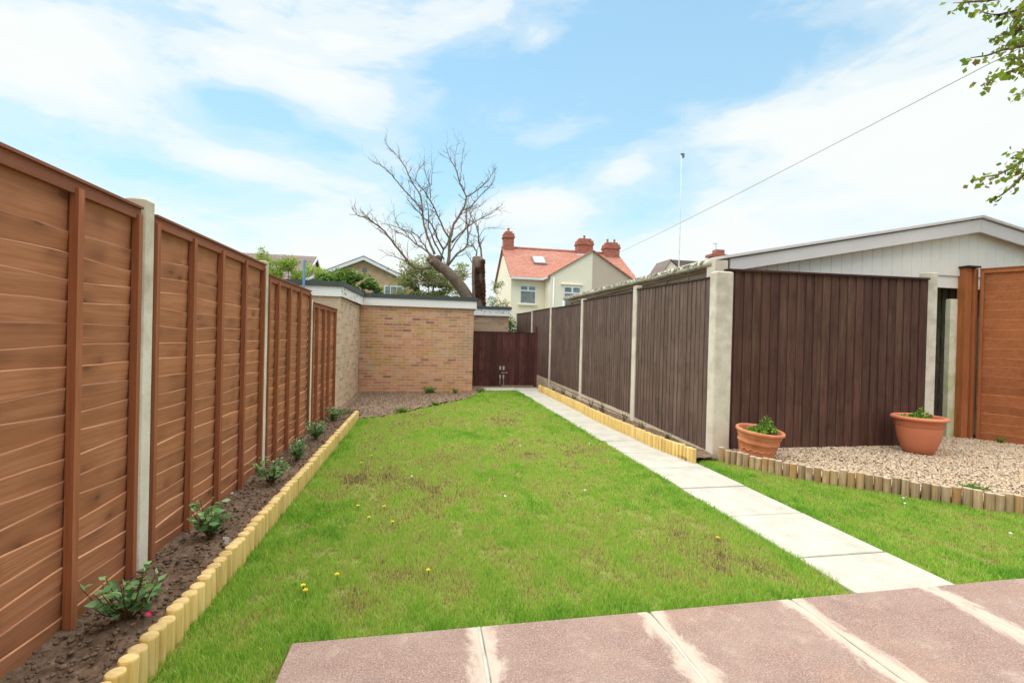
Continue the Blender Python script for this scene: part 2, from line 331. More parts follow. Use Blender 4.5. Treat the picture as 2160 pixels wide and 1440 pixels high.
def mk_soil(name, c1, c2, c3):
    m, nt, b = newmat(name, .95, .15); P = pos(nt)
    n = noise(nt, P, 28, 7, .7); n2 = noise(nt, P, 5, 4, .6)
    c = ramp(nt, n, [(.3, c1), (.5, c2), (.72, c3)])
    c = mixc(nt, ramp(nt, n2, [(.4, 0), (.7, .5)]), c, c1)
    nt.links.new(c, b.inputs['Base Color']); bump(nt, b, n, .9, .02); return m
M['soil'] = mk_soil('bed_soil', (.095, .062, .042), (.20, .135, .092), (.33, .235, .165))
M['soil2'] = mk_soil('bare_dry_soil', (.17, .115, .08), (.25, .175, .125), (.34, .25, .18))
M['earth'] = mk_soil('earth', (.06, .06, .03), (.10, .10, .045), (.15, .15, .07))
M['turf'] = mk_soil('turf_base', (.15, .17, .05), (.23, .29, .06), (.31, .31, .11))
def mk_grass():
    m, nt, b = newmat('grass_blade', .5, .35); R = rnd(nt)
    c = ramp(nt, R, [(0, (.22, .15, .10)), (.03, (.50, .24, .09)), (.07, (.55, .42, .22)), (.13, (.60, .57, .21)), (.27, (.52, .60, .14)), (.5, (.40, .585, .085)), (.78, (.29, .53, .055)), (1, (.13, .36, .03))])
    nt.links.new(c, b.inputs['Base Color'])
    tr = nd(nt, 'ShaderNodeBsdfTranslucent', {'Color': c}); mx = nd(nt, 'ShaderNodeMixShader', {0: .35, 1: b.outputs[0], 2: tr.outputs[0]})
    nt.links.new(mx.outputs[0], nt.nodes['Material Output'].inputs[0]); return m
M['grass'] = mk_grass()
m, nt, b = newmat('pebble', .75, .3)
nt.links.new(ramp(nt, rnd(nt), [(0, (.20, .14, .10)), (.10, (.42, .30, .20)), (.30, (.60, .45, .30)), (.5, (.70, .54, .33)), (.63, (.46, .39, .33)), (.8, (.76, .65, .51)), (.93, (.58, .33, .18)), (1, (.92, .85, .74))]), b.inputs['Base Color']); M['pebble'] = m
def mk_patio():
    m, nt, b = newmat('pink_patio_slab', .85, .25); P = pos(nt); s = nd(nt, 'ShaderNodeSeparateXYZ', {0: P}).outputs
    n = noise(nt, P, 130, 4, .7); n2 = noise(nt, P, 3, 5, .6); n3 = noise(nt, mapv(nt, P, (2.2, 14, 4)), 1, 5, .65, .6)
    c = ramp(nt, n, [(.3, (.135, .088, .075)), (.48, (.27, .175, .145)), (.72, (.43, .315, .265))])
    c = mixc(nt, ramp(nt, n2, [(.4, 0), (.7, .5)]), c, (.36, .27, .225))
    n5 = noise(nt, P, 11, 6, .7, .4); c = mixc(nt, ramp(nt, n5, [(.30, .55), (.46, 0)]), c, (.20, .15, .14)); c = mixc(nt, ramp(nt, n5, [(.55, 0), (.75, .5)]), c, (.52, .40, .35))
    n6 = noise(nt, P, 1.1, 3, .6); c = mixc(nt, ramp(nt, n6, [(.52, 0), (.7, .4)]), c, (.45, .27, .18))
    c = mixc(nt, ramp(nt, n3, [(.30, .45), (.42, 0)]), c, (.22, .135, .12))
    v = nd(nt, 'ShaderNodeTexVoronoi', {'Vector': P, 'Scale': 95.0}).outputs['Distance']
    c = mixc(nt, ramp(nt, v, [(.12, .8), (.20, 0)]), c, (.60, .50, .45))
    st = []
    for j in PJ: st += [((j - .13 + 1) / 5, 0), ((j + 1) / 5, 1), ((j + .13 + 1) / 5, 0)]
    near = ramp(nt, mth(nt, 'DIVIDE', mth(nt, 'ADD', s[0], 1.0), 5.0), st)
    n4 = noise(nt, mapv(nt, P, (9, 5, 5)), 1, 8, .72, .5)
    sm = ramp(nt, mth(nt, 'ADD', near, mth(nt, 'MULTIPLY', mth(nt, 'SUBTRACT', n4, .5), 2.2)), [(.36, 0), (.58, .45), (.80, .72)])
    c = mixc(nt, sm, c, (.60, .51, .42))
    nt.links.new(c, b.inputs['Base Color']); bump(nt, b, mth(nt, 'ADD', mth(nt, 'MULTIPLY', n, .35), n3), .25, .003); return m
PJ = [.272, 1.108, 1.90, 2.77]
M['patio'] = mk_patio()
M['mortar'] = plain('pale_mortar', (.52, .54, .46), .9, .05, 30, c2=(.42, .43, .36), b_=.5)
def mk_tiles(name, c1, c2, row=.30, bw=.25, sx=True):
    m, nt, b = newmat(name, .85, .2); P = pos(nt); s = nd(nt, 'ShaderNodeSeparateXYZ', {0: P}).outputs
    u = mth(nt, 'ADD', s[0], mth(nt, 'MULTIPLY', s[1], .0)) if sx else s[1]
    uv_ = nd(nt, 'ShaderNodeCombineXYZ', {0: u, 1: s[2]}).outputs[0]
    bt = nd(nt, 'ShaderNodeTexBrick', {'Vector': uv_, 'Color1': (*c1, 1), 'Color2': (*c2, 1), 'Mortar': tuple(x * .6 for x in c1) + (1,), 'Scale': 1.0, 'Mortar Size': .022, 'Mortar Smooth': .6, 'Brick Width': bw, 'Row Height': row * .5})
    c = mixc(nt, ramp(nt, noise(nt, P, .9, 5, .6), [(.45, 0), (.75, .45)]), bt.outputs[0], tuple(x * .75 for x in c1))
    nt.links.new(c, b.inputs['Base Color']); bump(nt, b, bt.outputs[1], -.6, .03); return m
M['redtile'] = mk_tiles('red_roof_tile', (.47, .19, .135), (.55, .26, .19))
M['redtileY'] = mk_tiles('red_roof_tile_wing', (.47, .19, .135), (.55, .26, .19), sx=False)
M['browntile'] = mk_tiles('brown_roof_tile', (.22, .17, .15), (.28, .21, .185))
M['greytile'] = mk_tiles('grey_roof_tile', (.16, .15, .145), (.21, .20, .19), sx=False)
m, nt, b = newmat('white_metal_cladding', .55, .3); P = pos(nt)
nn = noise(nt, P, 14, 6, .7); zz = nd(nt, 'ShaderNodeSeparateXYZ', {0: P}).outputs
c = mixc(nt, ramp(nt, noise(nt, P, 2, 4), [(.4, 0), (.7, .35)]), (.90, .85, .77), (.82, .77, .68))
c = mixc(nt, ramp(nt, mth(nt, 'ADD', nn, mth(nt, 'MULTIPLY', ramp(nt, noise(nt, P, 1.1, 2), [(.5, 0), (.7, 1)]), .1)), [(.70, 0), (.745, .8)]), c, (.10, .10, .07))
nt.links.new(c, b.inputs['Base Color']); M['clad'] = m
M['moss'] = plain('mossy_gutter', (.46, .43, .32), .95, .1, 16, c2=(.17, .165, .085), b_=.8)
M['guttercrm'] = plain('old_cream_gutter', (.62, .58, .47), .8, .05, 10, c2=(.33, .31, .18), thr=(.5, .62))

# ---------------------------------------------------------------- the setting: ground, lawn, path, patio
mb = MB(); n = 40
mb.add([(-300, -60, -.05), (300, -60, -.05), (300, 500, -.05), (-300, 500, -.05)], [(0, 1, 2, 3)])
tag(obj('ground', mb, M['earth']), kind='structure')
LAWN = [(-1.06, 1.2), (-.535, 1.2), (-.535, 2.10), (2.36, 2.10), (2.36, 5), (2.37, 8.5), (2.38, 11.3), (2.30, 11.78), (1.5, 11.72), (1.28, 11.3), (1.05, 10.43), (.53, 9.67), (-.28, 8.46), (-.72, 7.95), (-1.02, 7.75)]
LAWN2 = [(3.02, 2.10), (5.4, 2.10), (5.4, 2.75), (4.93, 3.0), (4.69, 3.10), (4.56, 3.28), (4.38, 3.44), (4.27, 3.60), (4.08, 3.74), (3.72, 4.10), (3.42, 4.72), (3.36, 4.90), (3.30, 4.90), (3.08, 4.76), (3.02, 4.7)]
mb = MB(); mb.add([(x, y, -.012) for x, y in LAWN], [tuple(range(len(LAWN)))]); mb.add([(x, y, -.012) for x, y in LAWN2], [tuple(range(len(LAWN2)))])
tag(obj('lawn', mb, M['turf']), kind='structure')
mb = MB(); y = 1.95; k = 0
ys = [2.02, 2.55, 3.24, 3.92, 4.56, 5.22, 5.88, 6.54, 7.2, 7.86, 8.52, 9.18, 9.84, 10.5, 11.16, 11.74]
for a, c_ in zip(ys, ys[1:]):
    dx = random.uniform(-.012, .012); dz = random.uniform(-.003, .003)
    mb.bbox(2.36 + dx, 3.02 + dx * .5, a + .006, c_ - .007, -.04, .008 + dz, .005)
mb.bbox(1.50, 2.42, 11.76, 12.45, -.04, .012, .004); mb.bbox(2.44, 3.03, 11.76, 12.45, -.04, .010, .004)
tag(obj('path', mb, M['slab']), kind='structure')
mb = MB(); xs = [-.53] + PJ + [3.6, 4.4]
for a, c_ in zip(xs, xs[1:]): mb.bbox(a + (.008 if a > 0 else 0), c_ - .008, -.6, 2.105, -.05, .03, .004)
tag(obj('patio', mb, M['patio']), kind='structure')
mb = MB()
for a in PJ + [3.6]:
    pts = [(a + random.uniform(-.004, .004), y_, .020 + random.uniform(-.004, .004)) for y_ in np.linspace(-.6, 2.10, 40)]
    mb.tube(pts, [random.uniform(.008, .012) for _ in pts], 6)
tag(obj('patio_joints', mb, M['mortar'], smooth=True), kind='structure')

def soil_sheet(name, x0, x1, y0, y1, z, amp, mat, poly=None, cell=.02, seed=0, lump=None):
    nx, ny = int((x1 - x0) / cell) + 2, int((y1 - y0) / cell) + 2
    X, Y = np.meshgrid(np.linspace(x0, x1, nx), np.linspace(y0, y1, ny))
    Z = z + amp * (fbm(X * 9, Y * 9, seed) - .5) * 2 + amp * .9 * (fbm(X * 30, Y * 30, seed + 5, 3) - .5)
    if lump: Z = Z + lump * (fbm(X * 2.2, Y * 2.2, seed + 9, 2) - .4)
    V = np.stack([X.ravel(), Y.ravel(), Z.ravel()], 1); i = np.arange(nx * ny).reshape(ny, nx)
    Fq = np.stack([i[:-1, :-1].ravel(), i[:-1, 1:].ravel(), i[1:, 1:].ravel(), i[1:, :-1].ravel()], 1)
    if poly is not None:
        c_ = V[Fq].mean(1); Fq = Fq[inpoly(c_[:, 0], c_[:, 1], poly)]
    return tag(npobj(name, V, Fq, RNG.random(len(Fq)), mat, smooth=True), kind='structure')
soil_sheet('soil', -1.56, -1.04, .8, 8.7, .025, .028, M['soil'], seed=1, lump=.03, cell=.012)
soil_sheet('soil', 2.93, 3.36, 4.80, 11.7, .045, .025, M['soil'], seed=2, lump=.03, cell=.02)
soil_sheet('soil', -1.7, 1.6, 7.3, 12.2, .004, .030, M['soil2'], poly=[(-1.7, 7.3), (-1.04, 7.3), (-1.04, 7.85), (-.72, 8.0), (-.28, 8.52), (.53, 9.72), (1.05, 10.48), (1.28, 11.33), (1.5, 11.74), (1.62, 12.3), (-1.8, 12.3)], seed=3, cell=.022, lump=.03)
soil_sheet('soil', 1.1, 3.4, 11.7, 13.3, -.022, .010, M['soil2'], seed=4, cell=.04)

def ico():
    t = (1 + 5 ** .5) / 2
    v = np.array([(-1, t, 0), (1, t, 0), (-1, -t, 0), (1, -t, 0), (0, -1, t), (0, 1, t), (0, -1, -t), (0, 1, -t), (t, 0, -1), (t, 0, 1), (-t, 0, -1), (-t, 0, 1)], float)
    v /= np.linalg.norm(v[0])
    f = np.array([(0, 11, 5), (0, 5, 1), (0, 1, 7), (0, 7, 10), (0, 10, 11), (1, 5, 9), (5, 11, 4), (11, 10, 2), (10, 7, 6), (7, 1, 8), (3, 9, 4), (3, 4, 2), (3, 2, 6), (3, 6, 8), (3, 8, 9), (4, 9, 5), (2, 4, 11), (6, 2, 10), (8, 6, 7), (9, 8, 1)])
    return v, f
def stones(name, C_, S, mat, squash=.6, smooth=True):
    v0, f0 = ico(); n_ = len(C_)
    sc3 = S[:, None] * np.stack([RNG.uniform(.7, 1.3, n_), RNG.uniform(.7, 1.2, n_), RNG.uniform(.8, 1.1, n_) * squash], 1)
    a = RNG.uniform(0, 6.28, n_); V = v0[None] * (1 + RNG.uniform(-.2, .2, (n_, 12, 1))) * sc3[:, None, :]
    x = V[..., 0] * np.cos(a)[:, None] - V[..., 1] * np.sin(a)[:, None]; y_ = V[..., 0] * np.sin(a)[:, None] + V[..., 1] * np.cos(a)[:, None]
    V = np.stack([x, y_, V[..., 2]], 2) + C_[:, None, :]
    Fc = (f0[None] + (np.arange(n_) * 12)[:, None, None]).reshape(-1, 3)
    return npobj(name, V.reshape(-1, 3), Fc, np.repeat(RNG.random(n_), 20), mat, smooth=smooth)
GRV = [(3.42, 4.80), (3.76, 4.16), (4.12, 3.80), (4.32, 3.64), (4.44, 3.48), (4.60, 3.33), (4.74, 3.16), (4.96, 3.06), (5.6, 2.8), (9.5, 2.8), (9.5, 3.0), (8.02, 5.45), (7.2, 5.9), (6.9, 5.25), (3.6, 5.2)]
mb = MB(); mb.add([(x, y_, .028) for x, y_ in GRV], [tuple(range(len(GRV)))])
tag(obj('gravel_base', mb, M['soil2']), kind='structure')
nn_ = 62000; px_ = RNG.uniform(3.4, 8.4, nn_); py_ = RNG.uniform(2.8, 5.9, nn_); ok = inpoly(px_, py_, GRV)
px_, py_ = px_[ok], py_[ok]
C_ = np.stack([px_, py_, .034 + .018 * fbm(px_ * 3, py_ * 3, 4) + RNG.uniform(0, .008, len(px_))], 1)
tag(stones('gravel', C_, RNG.uniform(.006, .0135, len(C_)), M['pebble']), 'mixed brown and cream gravel spread behind the weathered log edging', 'gravel', kind='stuff')
nn_ = 2600; cx_ = RNG.uniform(-1.5, -1.08, nn_); cy_ = 1.5 + RNG.random(nn_) ** 1.6 * 7
tag(stones('soil_crumbs', np.stack([cx_, cy_, .03 + .03 * RNG.random(nn_)], 1), RNG.uniform(.003, .013, nn_) * 1.0, M['soil'], .8, False), 'loose crumbs of dark soil along the foot of the brown fence', 'soil', kind='stuff')

nn_ = 3000; cx_ = RNG.uniform(-1.4, 1.1, nn_); cy_ = RNG.uniform(8.0, 11.28, nn_); ok = ~inpoly(cx_, cy_, LAWN)
cx_, cy_ = cx_[ok], cy_[ok]
tag(stones('soil_crumbs', np.stack([cx_, cy_, .012 + .02 * RNG.random(len(cx_))], 1), RNG.uniform(.004, .014, len(cx_)), M['soil2'], .7, False), 'dry clods and small stones on the bare soil in front of the brick garage', 'soil', kind='stuff')

# ---------------------------------------------------------------- grass
def grass_blades(pts, h, w, lean=.5):
    n_ = len(pts); a = RNG.uniform(0, 6.283, n_); b_ = RNG.uniform(0, 6.283, n_)
    ca, sa = np.cos(a), np.sin(a); L = h * lean * RNG.uniform(.1, 1.2, n_)
    dx, dy = np.cos(b_) * L, np.sin(b_) * L
    base = pts; z = pts[:, 2]
    p0 = np.stack([base[:, 0] - ca * w, base[:, 1] - sa * w, z - .004], 1); p1 = np.stack([base[:, 0] + ca * w, base[:, 1] + sa * w, z - .004], 1)
    p2 = np.stack([base[:, 0] + dx * .35 + ca * w * .8, base[:, 1] + dy * .35 + sa * w * .8, z + h * .6], 1); p3 = np.stack([base[:, 0] + dx * .35 - ca * w * .8, base[:, 1] + dy * .35 - sa * w * .8, z + h * .6], 1)
    p4 = np.stack([base[:, 0] + dx, base[:, 1] + dy, z + h], 1)
    V = np.stack([p0, p1, p2, p3, p4], 1).reshape(-1, 3); i = np.arange(n_) * 5
    Fc = np.stack([np.stack([i, i + 1, i + 2], 1), np.stack([i, i + 2, i + 3], 1), np.stack([i + 3, i + 2, i + 4], 1)], 1).reshape(-1, 3)
    return V, Fc
def scatter(poly, dens, y0, y1, pad=.02):
    P_ = np.array(poly); x0, x1 = P_[:, 0].min() - pad, P_[:, 0].max() + pad
    n_ = int(dens * (x1 - x0) * (y1 - y0)); x = RNG.uniform(x0, x1, n_); y_ = RNG.uniform(y0, y1, n_)
    jx = x + RNG.normal(0, .014, n_); jy = y_ + RNG.normal(0, .014, n_)
    ok_ = inpoly(jx, jy, poly) & ~((y_ < 2.108) & (x > -.535)); return x[ok_], y_[ok_]
def turf(poly, bands):
    VV, FF, RR = [], [], []; off = 0
    for y0, y1, dens, w, hh in bands:
        x, y_ = scatter(poly, dens, y0, y1)
        patch = fbm(x * 1.6, y_ * 1.1, 11, 3); fine = fbm(x * 9, y_ * 6, 21, 3); bare = fbm(x * 7.5 + 40, y_ * 5.5, 31, 3); moss = fbm(x * 4.4, y_ * 3.4 + 9, 51, 3)
        edge = np.minimum(np.abs(x - 2.36), np.abs(x - 3.02)); edge = np.minimum(edge, np.abs(y_ - 2.11) * 1.0); edge = np.minimum(edge, np.abs(x + 1.03)); lush = np.clip(1 - edge / .35, 0, 1)
        keep = RNG.random(len(x)) > np.clip((bare - .68) * 9, 0, .65) * (1 - lush * .7)
        x, y_, patch, fine, moss, lush, bare = [q[keep] for q in (x, y_, patch, fine, moss, lush, bare)]
        n_ = len(x)
        far = np.clip((y_ - 7.5) / 3, 0, 1)
        r_ = .40 + (fine - .5) * .75 + (patch - .5) * .8 + RNG.normal(0, .22, n_) + lush * .28 + far * .16
        mo2 = fbm(x * 13, y_ * 10 + 9, 61, 3); dry = RNG.random(n_) < np.clip((moss * .35 + mo2 * .65 - .56) * 4, .02, .20) * (1 - lush) * (1 - far); r_ = np.where(dry, RNG.uniform(.02, .16, n_), r_); r_ = np.where((bare > .72) & (RNG.random(n_) < .4) & (lush < .5), RNG.uniform(0, .03, n_), r_)
        r_ = np.clip(r_, 0, 1)
        h = hh * (.55 + .9 * RNG.random(n_) ** 1.4) * (.72 + .5 * fine + .3 * lush) * np.where(bare > .68, .5, 1)
        V, Fc = grass_blades(np.stack([x, y_, np.full(n_, -.008)], 1), h, w * RNG.uniform(.6, 1.3, n_), .75)
        VV.append(V); FF.append(Fc + off); RR.append(np.repeat(r_, 3)); off += len(V)
    return np.concatenate(VV), np.concatenate(FF), np.concatenate(RR)
V, Fc, R_ = turf(LAWN, [(1.2, 3.4, 30000, .0015, .023), (3.4, 5.5, 16000, .0023, .023), (5.5, 8.3, 7400, .0035, .025), (8.3, 11.85, 3800, .0052, .028)])
tag(npobj('grass', V, Fc, R_, M['grass']), 'patchy green lawn grass between the log edging and the slab path', 'grass', kind='stuff')
V, Fc, R_ = turf(LAWN2, [(2.08, 5.0, 22000, .0018, .024)])
tag(npobj('grass', V, Fc, R_, M['grass']), 'small green lawn of grass right of the slab path', 'grass', kind='stuff')

# ---------------------------------------------------------------- fences
def lap_panel(T, L, z0, z1, label, mats, battens, group, loc, seed, gaps=(), board=.098):
    rs = random.Random(seed); t = thing('fence_panel', loc, label, 'fence panel', group)
    mb = MB(); nb = int((z1 - z0 - .04) / board); K = 14
    def we(i): ph = [rs.uniform(0, 6.28) for _ in range(3)]; return [.007 * math.sin(u * 2.2 / L * 3 + ph[0]) + .005 * math.sin(u * 7 / L * 2 + ph[1]) + rs.uniform(-.0015, .0015) for u in np.linspace(0, L, K + 1)]
    es = [we(i) for i in range(nb + 1)]; es[0] = [0] * (K + 1)
    for i in range(nb):
        zb = max(z0, z0 + i * board - .018); zt = z0 + (i + 1) * board if i < nb - 1 else z1 - .005
        r = rs.random(); us = np.linspace(0, L, K + 1); vs = []; pr = .0155 + rs.uniform(-.002, .002)
        for u, e in zip(us, es[i + 1]):
            vs += [T(u, pr - .0075, zt + e + .001), T(u, pr - .001, zt + e - .001), T(u, pr, zt + e - .004), T(u, .003, zb)]
        fs1 = [(4 * j + 2, 4 * j + 6, 4 * j + 7, 4 * j + 3) for j in range(K)]
        fs2 = [(4 * j, 4 * j + 4, 4 * j + 5, 4 * j + 1) for j in range(K)]; fs3 = [(4 * j + 1, 4 * j + 5, 4 * j + 6, 4 * j + 2) for j in range(K)]
        b0 = len(mb.v); mb.v += [tuple(map(float, p)) for p in vs]
        for fs, m_ in ((fs1, 0), (fs2, 1), (fs3, 1)):
            for f in fs: mb.f.append(tuple(b0 + q for q in f)); mb.r.append(r); mb.m.append(m_)
    mb.box(0, L, -.012, -.004, z0, z1, .5, 0, T)
    obj('boards', mb, [mats[0], mats[1]], t)
    for i, u in enumerate(battens):
        w = .019 if 0 < i < len(battens) - 1 else .016
        obj('batten', MB().box(u - w, u + w, .018, .052, z0 + .0, z1 - .030, rs.random(), 0, T), mats[3], t)
    mb = MB(); mb.box(.0, L, .016, .040, z1 - .055, z1, rs.random(), 0, T)
    obj('top_rail', mb, mats[2], t)
    mb = MB(); mb.box(-.004, L + .004, -.03, .052, z1 + .001, z1 + .014, rs.random(), 0, T); obj('capping', mb, mats[2], t)
    return t
LM = (M['lapY'], M['lapedge'], M['brailY'], M['battZ'])
XL = -1.545
def TL(y0): return lambda u, n_, z: (XL + n_, y0 + u, z)
LG = 'lap fence panels along the left side'
lap_panel(TL(1.00), 1.80, .0, 1.985, 'nearest brown lap fence panel, left of the first concrete post', LM, [.02, .46, .91, 1.35, 1.782], LG, (XL, 1.9, 0), 1)
lap_panel(TL(2.935), 1.82, .0, 1.980, 'brown lap fence panel between the first and second concrete posts', LM, [.02, .448, .882, 1.338, 1.79], LG, (XL, 3.8, 0), 2)
lap_panel(TL(4.86), 1.67, .0, 1.90, 'brown lap fence panel between the second and third concrete posts', LM, [.02, .313, .735, 1.17, 1.66], LG, (XL, 5.7, 0), 3)
lap_panel(TL(6.68), 1.72, .0, 1.765, 'lowest brown lap fence panel, touching the brick garage corner', LM, [.02, .30, .73, 1.12, 1.62], LG, (XL, 7.5, 0), 4)
def conc_post(x0, x1, y0, y1, h, label, group, mat, slot=None, b_=.008):
    mb = MB(); mb.bbox(x0, x1, y0, y1, -.1, h, b_)
    return tag(obj('concrete_post', mb, mat), label, 'fence post', group)
PG = 'concrete posts of the left fence'
np_ = conc_post(-1.60, -1.500, 2.825, 2.922, 2.055, 'mottled concrete post, nearest on the left, with a paint splash', PG, M['cpost'])
obj('paint_splash', MB().prism([(-1.56, 1.62), (-1.535, 1.60), (-1.525, 1.50), (-1.512, 1.47), (-1.510, 1.60), (-1.52, 1.66), (-1.54, 1.70)], 1, 2.8225, 2.8245), M['brailY'], np_)
conc_post(-1.60, -1.505, 4.772, 4.855, 2.03, 'grey concrete post, second along the left fence', PG, M['cpost'])
conc_post(-1.60, -1.505, 6.582, 6.672, 1.80, 'slim concrete post, third along the left fence before the brick garage', PG, M['cpost'])
# right long fence of featheredge boards
def feather(T, L, z0, z1, slope, bw, rs, mb, th=.018):
    n_ = max(1, round(L / bw)); bw = L / n_
    for i in range(n_):
        u0, u1 = i * bw, (i + 1) * bw + .012; a = z0 + slope * (u0 + u1) / 2 + rs.uniform(-.004, .004); b_ = z1 + slope * (u0 + u1) / 2
        j = rs.uniform(-.002, .002)
        vs = [T(u0, 0, a), T(u0, th + j, a), T(u1, th * .5 + j, a), T(u1, 0, a), T(u0, 0, b_), T(u0, th + j, b_), T(u1, th * .5 + j, b_), T(u1, 0, b_)]
        mb.add(vs, [(0, 1, 2, 3), (4, 7, 6, 5), (0, 4, 5, 1), (1, 5, 6, 2), (2, 6, 7, 3), (3, 7, 4, 0)], rs.random())
XR = 3.40
pos_y = [5.10, 7.16, 9.80, 12.42, 14.72, 17.35]; zt_ = [2.157, 2.188, 2.17, 2.225, 2.245]; zb_ = [.055, .137, .19, .235, .27]
nm = ['widest looking faded brown fence panel, left of the thick corner post', 'faded brown featheredge panel, second from the thick corner post', 'faded brown featheredge panel, third from the thick corner post', 'faded brown featheredge panel just past the gate end, fourth from the corner post', 'small far brown fence panel, beyond the top of the gate']
for i in range(5):
    y0 = pos_y[i] + (.078 if i else .02); y1 = pos_y[i + 1] - .062; L = y1 - y0; rs = random.Random(40 + i)
    T = (lambda y0: lambda u, n_, z: (XR - n_, y0 + u, z))(y0)
    t = thing('fence_panel', (XR, (y0 + y1) / 2, 0), nm[i], 'fence panel', 'dark featheredge panels along the right side')
    sl_ = .028 if i == 0 else .016
    mb = MB(); feather(T, L, zb_[i], zt_[i] - .02, sl_, .098, rs, mb); obj('boards', mb, M['darkL'], t)
    mb = MB(); mb.add([T(*p) for p in [(0, -.02, zt_[i] - .018), (0, .03, zt_[i] - .018), (L, .03, zt_[i] - .018 + sl_ * L), (L, -.02, zt_[i] - .018 + sl_ * L), (0, -.02, zt_[i]), (0, .03, zt_[i]), (L, .03, zt_[i] + sl_ * L), (L, -.02, zt_[i] + sl_ * L)]],
                      [(0, 3, 2, 1), (4, 5, 6, 7), (0, 1, 5, 4), (1, 2, 6, 5), (2, 3, 7, 6), (3, 0, 4, 7)]); obj('capping', mb, M['capY'], t)
    def sheared(n0, n1, za, zb2, mat, name):
        v = []
        for z_ in (za, zb2):
            for u, n_ in ((0, n0), (0, n1), (L, n1), (L, n0)): v.append(T(u, n_, z_ + (zb_[i] + sl_ * u if z_ <= 0.001 and name != 'gravel_board' else 0)))
        return v
    v = [T(u, n_, zb_[i] + sl_ * u + dz) for dz in (-.062, -.004) for u, n_ in ((0, -.01), (0, .027), (L, .027), (L, -.01))]
    obj('bottom_rail', MB().add(v, [(0, 3, 2, 1), (4, 5, 6, 7), (0, 1, 5, 4), (1, 2, 6, 5), (2, 3, 7, 6), (3, 0, 4, 7)]), M['paleY'], t)
    v = [T(u, n_, z_) for k2 in (0, 1) for u, n_, z_ in ((0, -.01, -.05 if not k2 else zb_[i] - .085), (0, .024, -.05 if not k2 else zb_[i] - .085), (L, .024, -.05 if not k2 else zb_[i] + sl_ * L - .085), (L, -.01, -.05 if not k2 else zb_[i] + sl_ * L - .085))]
    obj('gravel_board', MB().add(v, [(0, 3, 2, 1), (4, 5, 6, 7), (0, 1, 5, 4), (1, 2, 6, 5), (2, 3, 7, 6), (3, 0, 4, 7)]), M['paleY'], t)
pl = ['pale concrete post, first beyond the thick corner post', 'pale concrete post, second beyond the thick corner post', 'pale concrete post rising just behind the gate post', 'far pale concrete post seen above the gate', 'farthest pale concrete post beside the green hedge']
for i in range(5):
    y0 = pos_y[i + 1]; conc_post(XR - .03, XR + .07, y0 - .06, y0 + .075, [2.265, 2.255, 2.262, 2.285, 2.335][i], pl[i], 'pale posts of the right fence', M['cpostR'])
conc_post(3.375, 3.605, 4.98, 5.12, 2.21, 'thick square concrete corner post between the long fence and the front panel', None, M['cpostR'], b_=.012)
conc_post(6.66, 6.83, 5.16, 5.28, 2.385, 'pale concrete post behind the larger terracotta pot', None, M['cpostR'])
# front panel
t = thing('fence_panel', (5.1, 5.15, 0), 'dark brown vertical board panel behind the two terracotta pots', 'fence panel')
T = lambda u, n_, z: (3.62 + u, 5.17 - n_, z); mb = MB(); rs = random.Random(9)
feather(T, 3.03, .0, 2.255, .010, .128, rs, mb, .024); obj('boards', mb, M['darkF'], t)
mb = MB(); v = [T(u, n_, 2.246 + .010 * u + dz) for dz in (0.002, .026) for u, n_ in ((0, -.03), (0, .05), (3.03, .05), (3.03, -.03))]
obj('capping', mb.add(v, [(0, 3, 2, 1), (4, 5, 6, 7), (0, 1, 5, 4), (1, 2, 6, 5), (2, 3, 7, 6), (3, 0, 4, 7)]), M['capX'], t)
# end panel, orange
dv = Vector((.50, -.87, 0)).normalized(); nv = Vector((-.87, -.50, 0)).normalized(); o0 = Vector((7.98, 5.46, 0))
T = lambda u, n_, z: tuple(o0 + dv * u + nv * n_ + Vector((0, 0, z)))
lap_panel(T, 2.2, .02, 2.525, 'orange brown lap fence panel at the far right edge', (M['orgY'], M['orgedge'], M['orgY'], M['orgZ']), [.03, 2.15], None, (8.4, 4.7, 0), 8, board=.136)
t = thing('timber_post', (7.83, 5.55, 0), 'orange brown timber post with a flat cap beside the orange panel', 'fence post')
mb = MB(); mb.bbox(7.78, 7.895, 5.50, 5.62, -.05, 2.555, .006); obj('post', mb, M['orgZ'], t)
mb = MB(); mb.bbox(7.90, 7.965, 5.47, 5.54, -.05, 2.545, .004); obj('side_batten', mb, M['orgZ'], t)
mb = MB(); mb.bbox(7.755, 7.99, 5.45, 5.64, 2.557, 2.582, .005); obj('cap', mb, M['capX'], t)
conc_post(7.66, 7.80, 5.60, 5.68, 2.10, 'short green stained old post left of the orange timber post', None, concrete('algae_post', (.86, .82, .66), (.66, .64, .42), ((.40, .46, .14), -.22, .25)))
t = thing('old_fence_panel', (7.6, 5.95, 0), 'dark mossy old board panel in the gap behind the short stained post', 'fence panel')
T = lambda u, n_, z: (6.9 + u, 5.98 - n_, z); mb = MB(); feather(T, 2.4, .0, 2.50, 0, .13, random.Random(3), mb, .03); obj('boards', mb, M['oldZ'], t)
mb = MB(); rs = random.Random(4)
for k in range(7):
    x = 7.78 + rs.uniform(-.05, .08); pts = [(x + .05 * math.sin(z * 5 + k) + rs.uniform(-.02, .02), 5.90 + rs.uniform(-.02, .01), z) for z in np.arange(.1, rs.uniform(1.8, 2.4), .12)]; mb.tube(pts, .006, 5)
tag(obj('climbing_stems', mb, M['twig']), 'dry tangled climbing stems on the dark mossy old panel', 'climber')

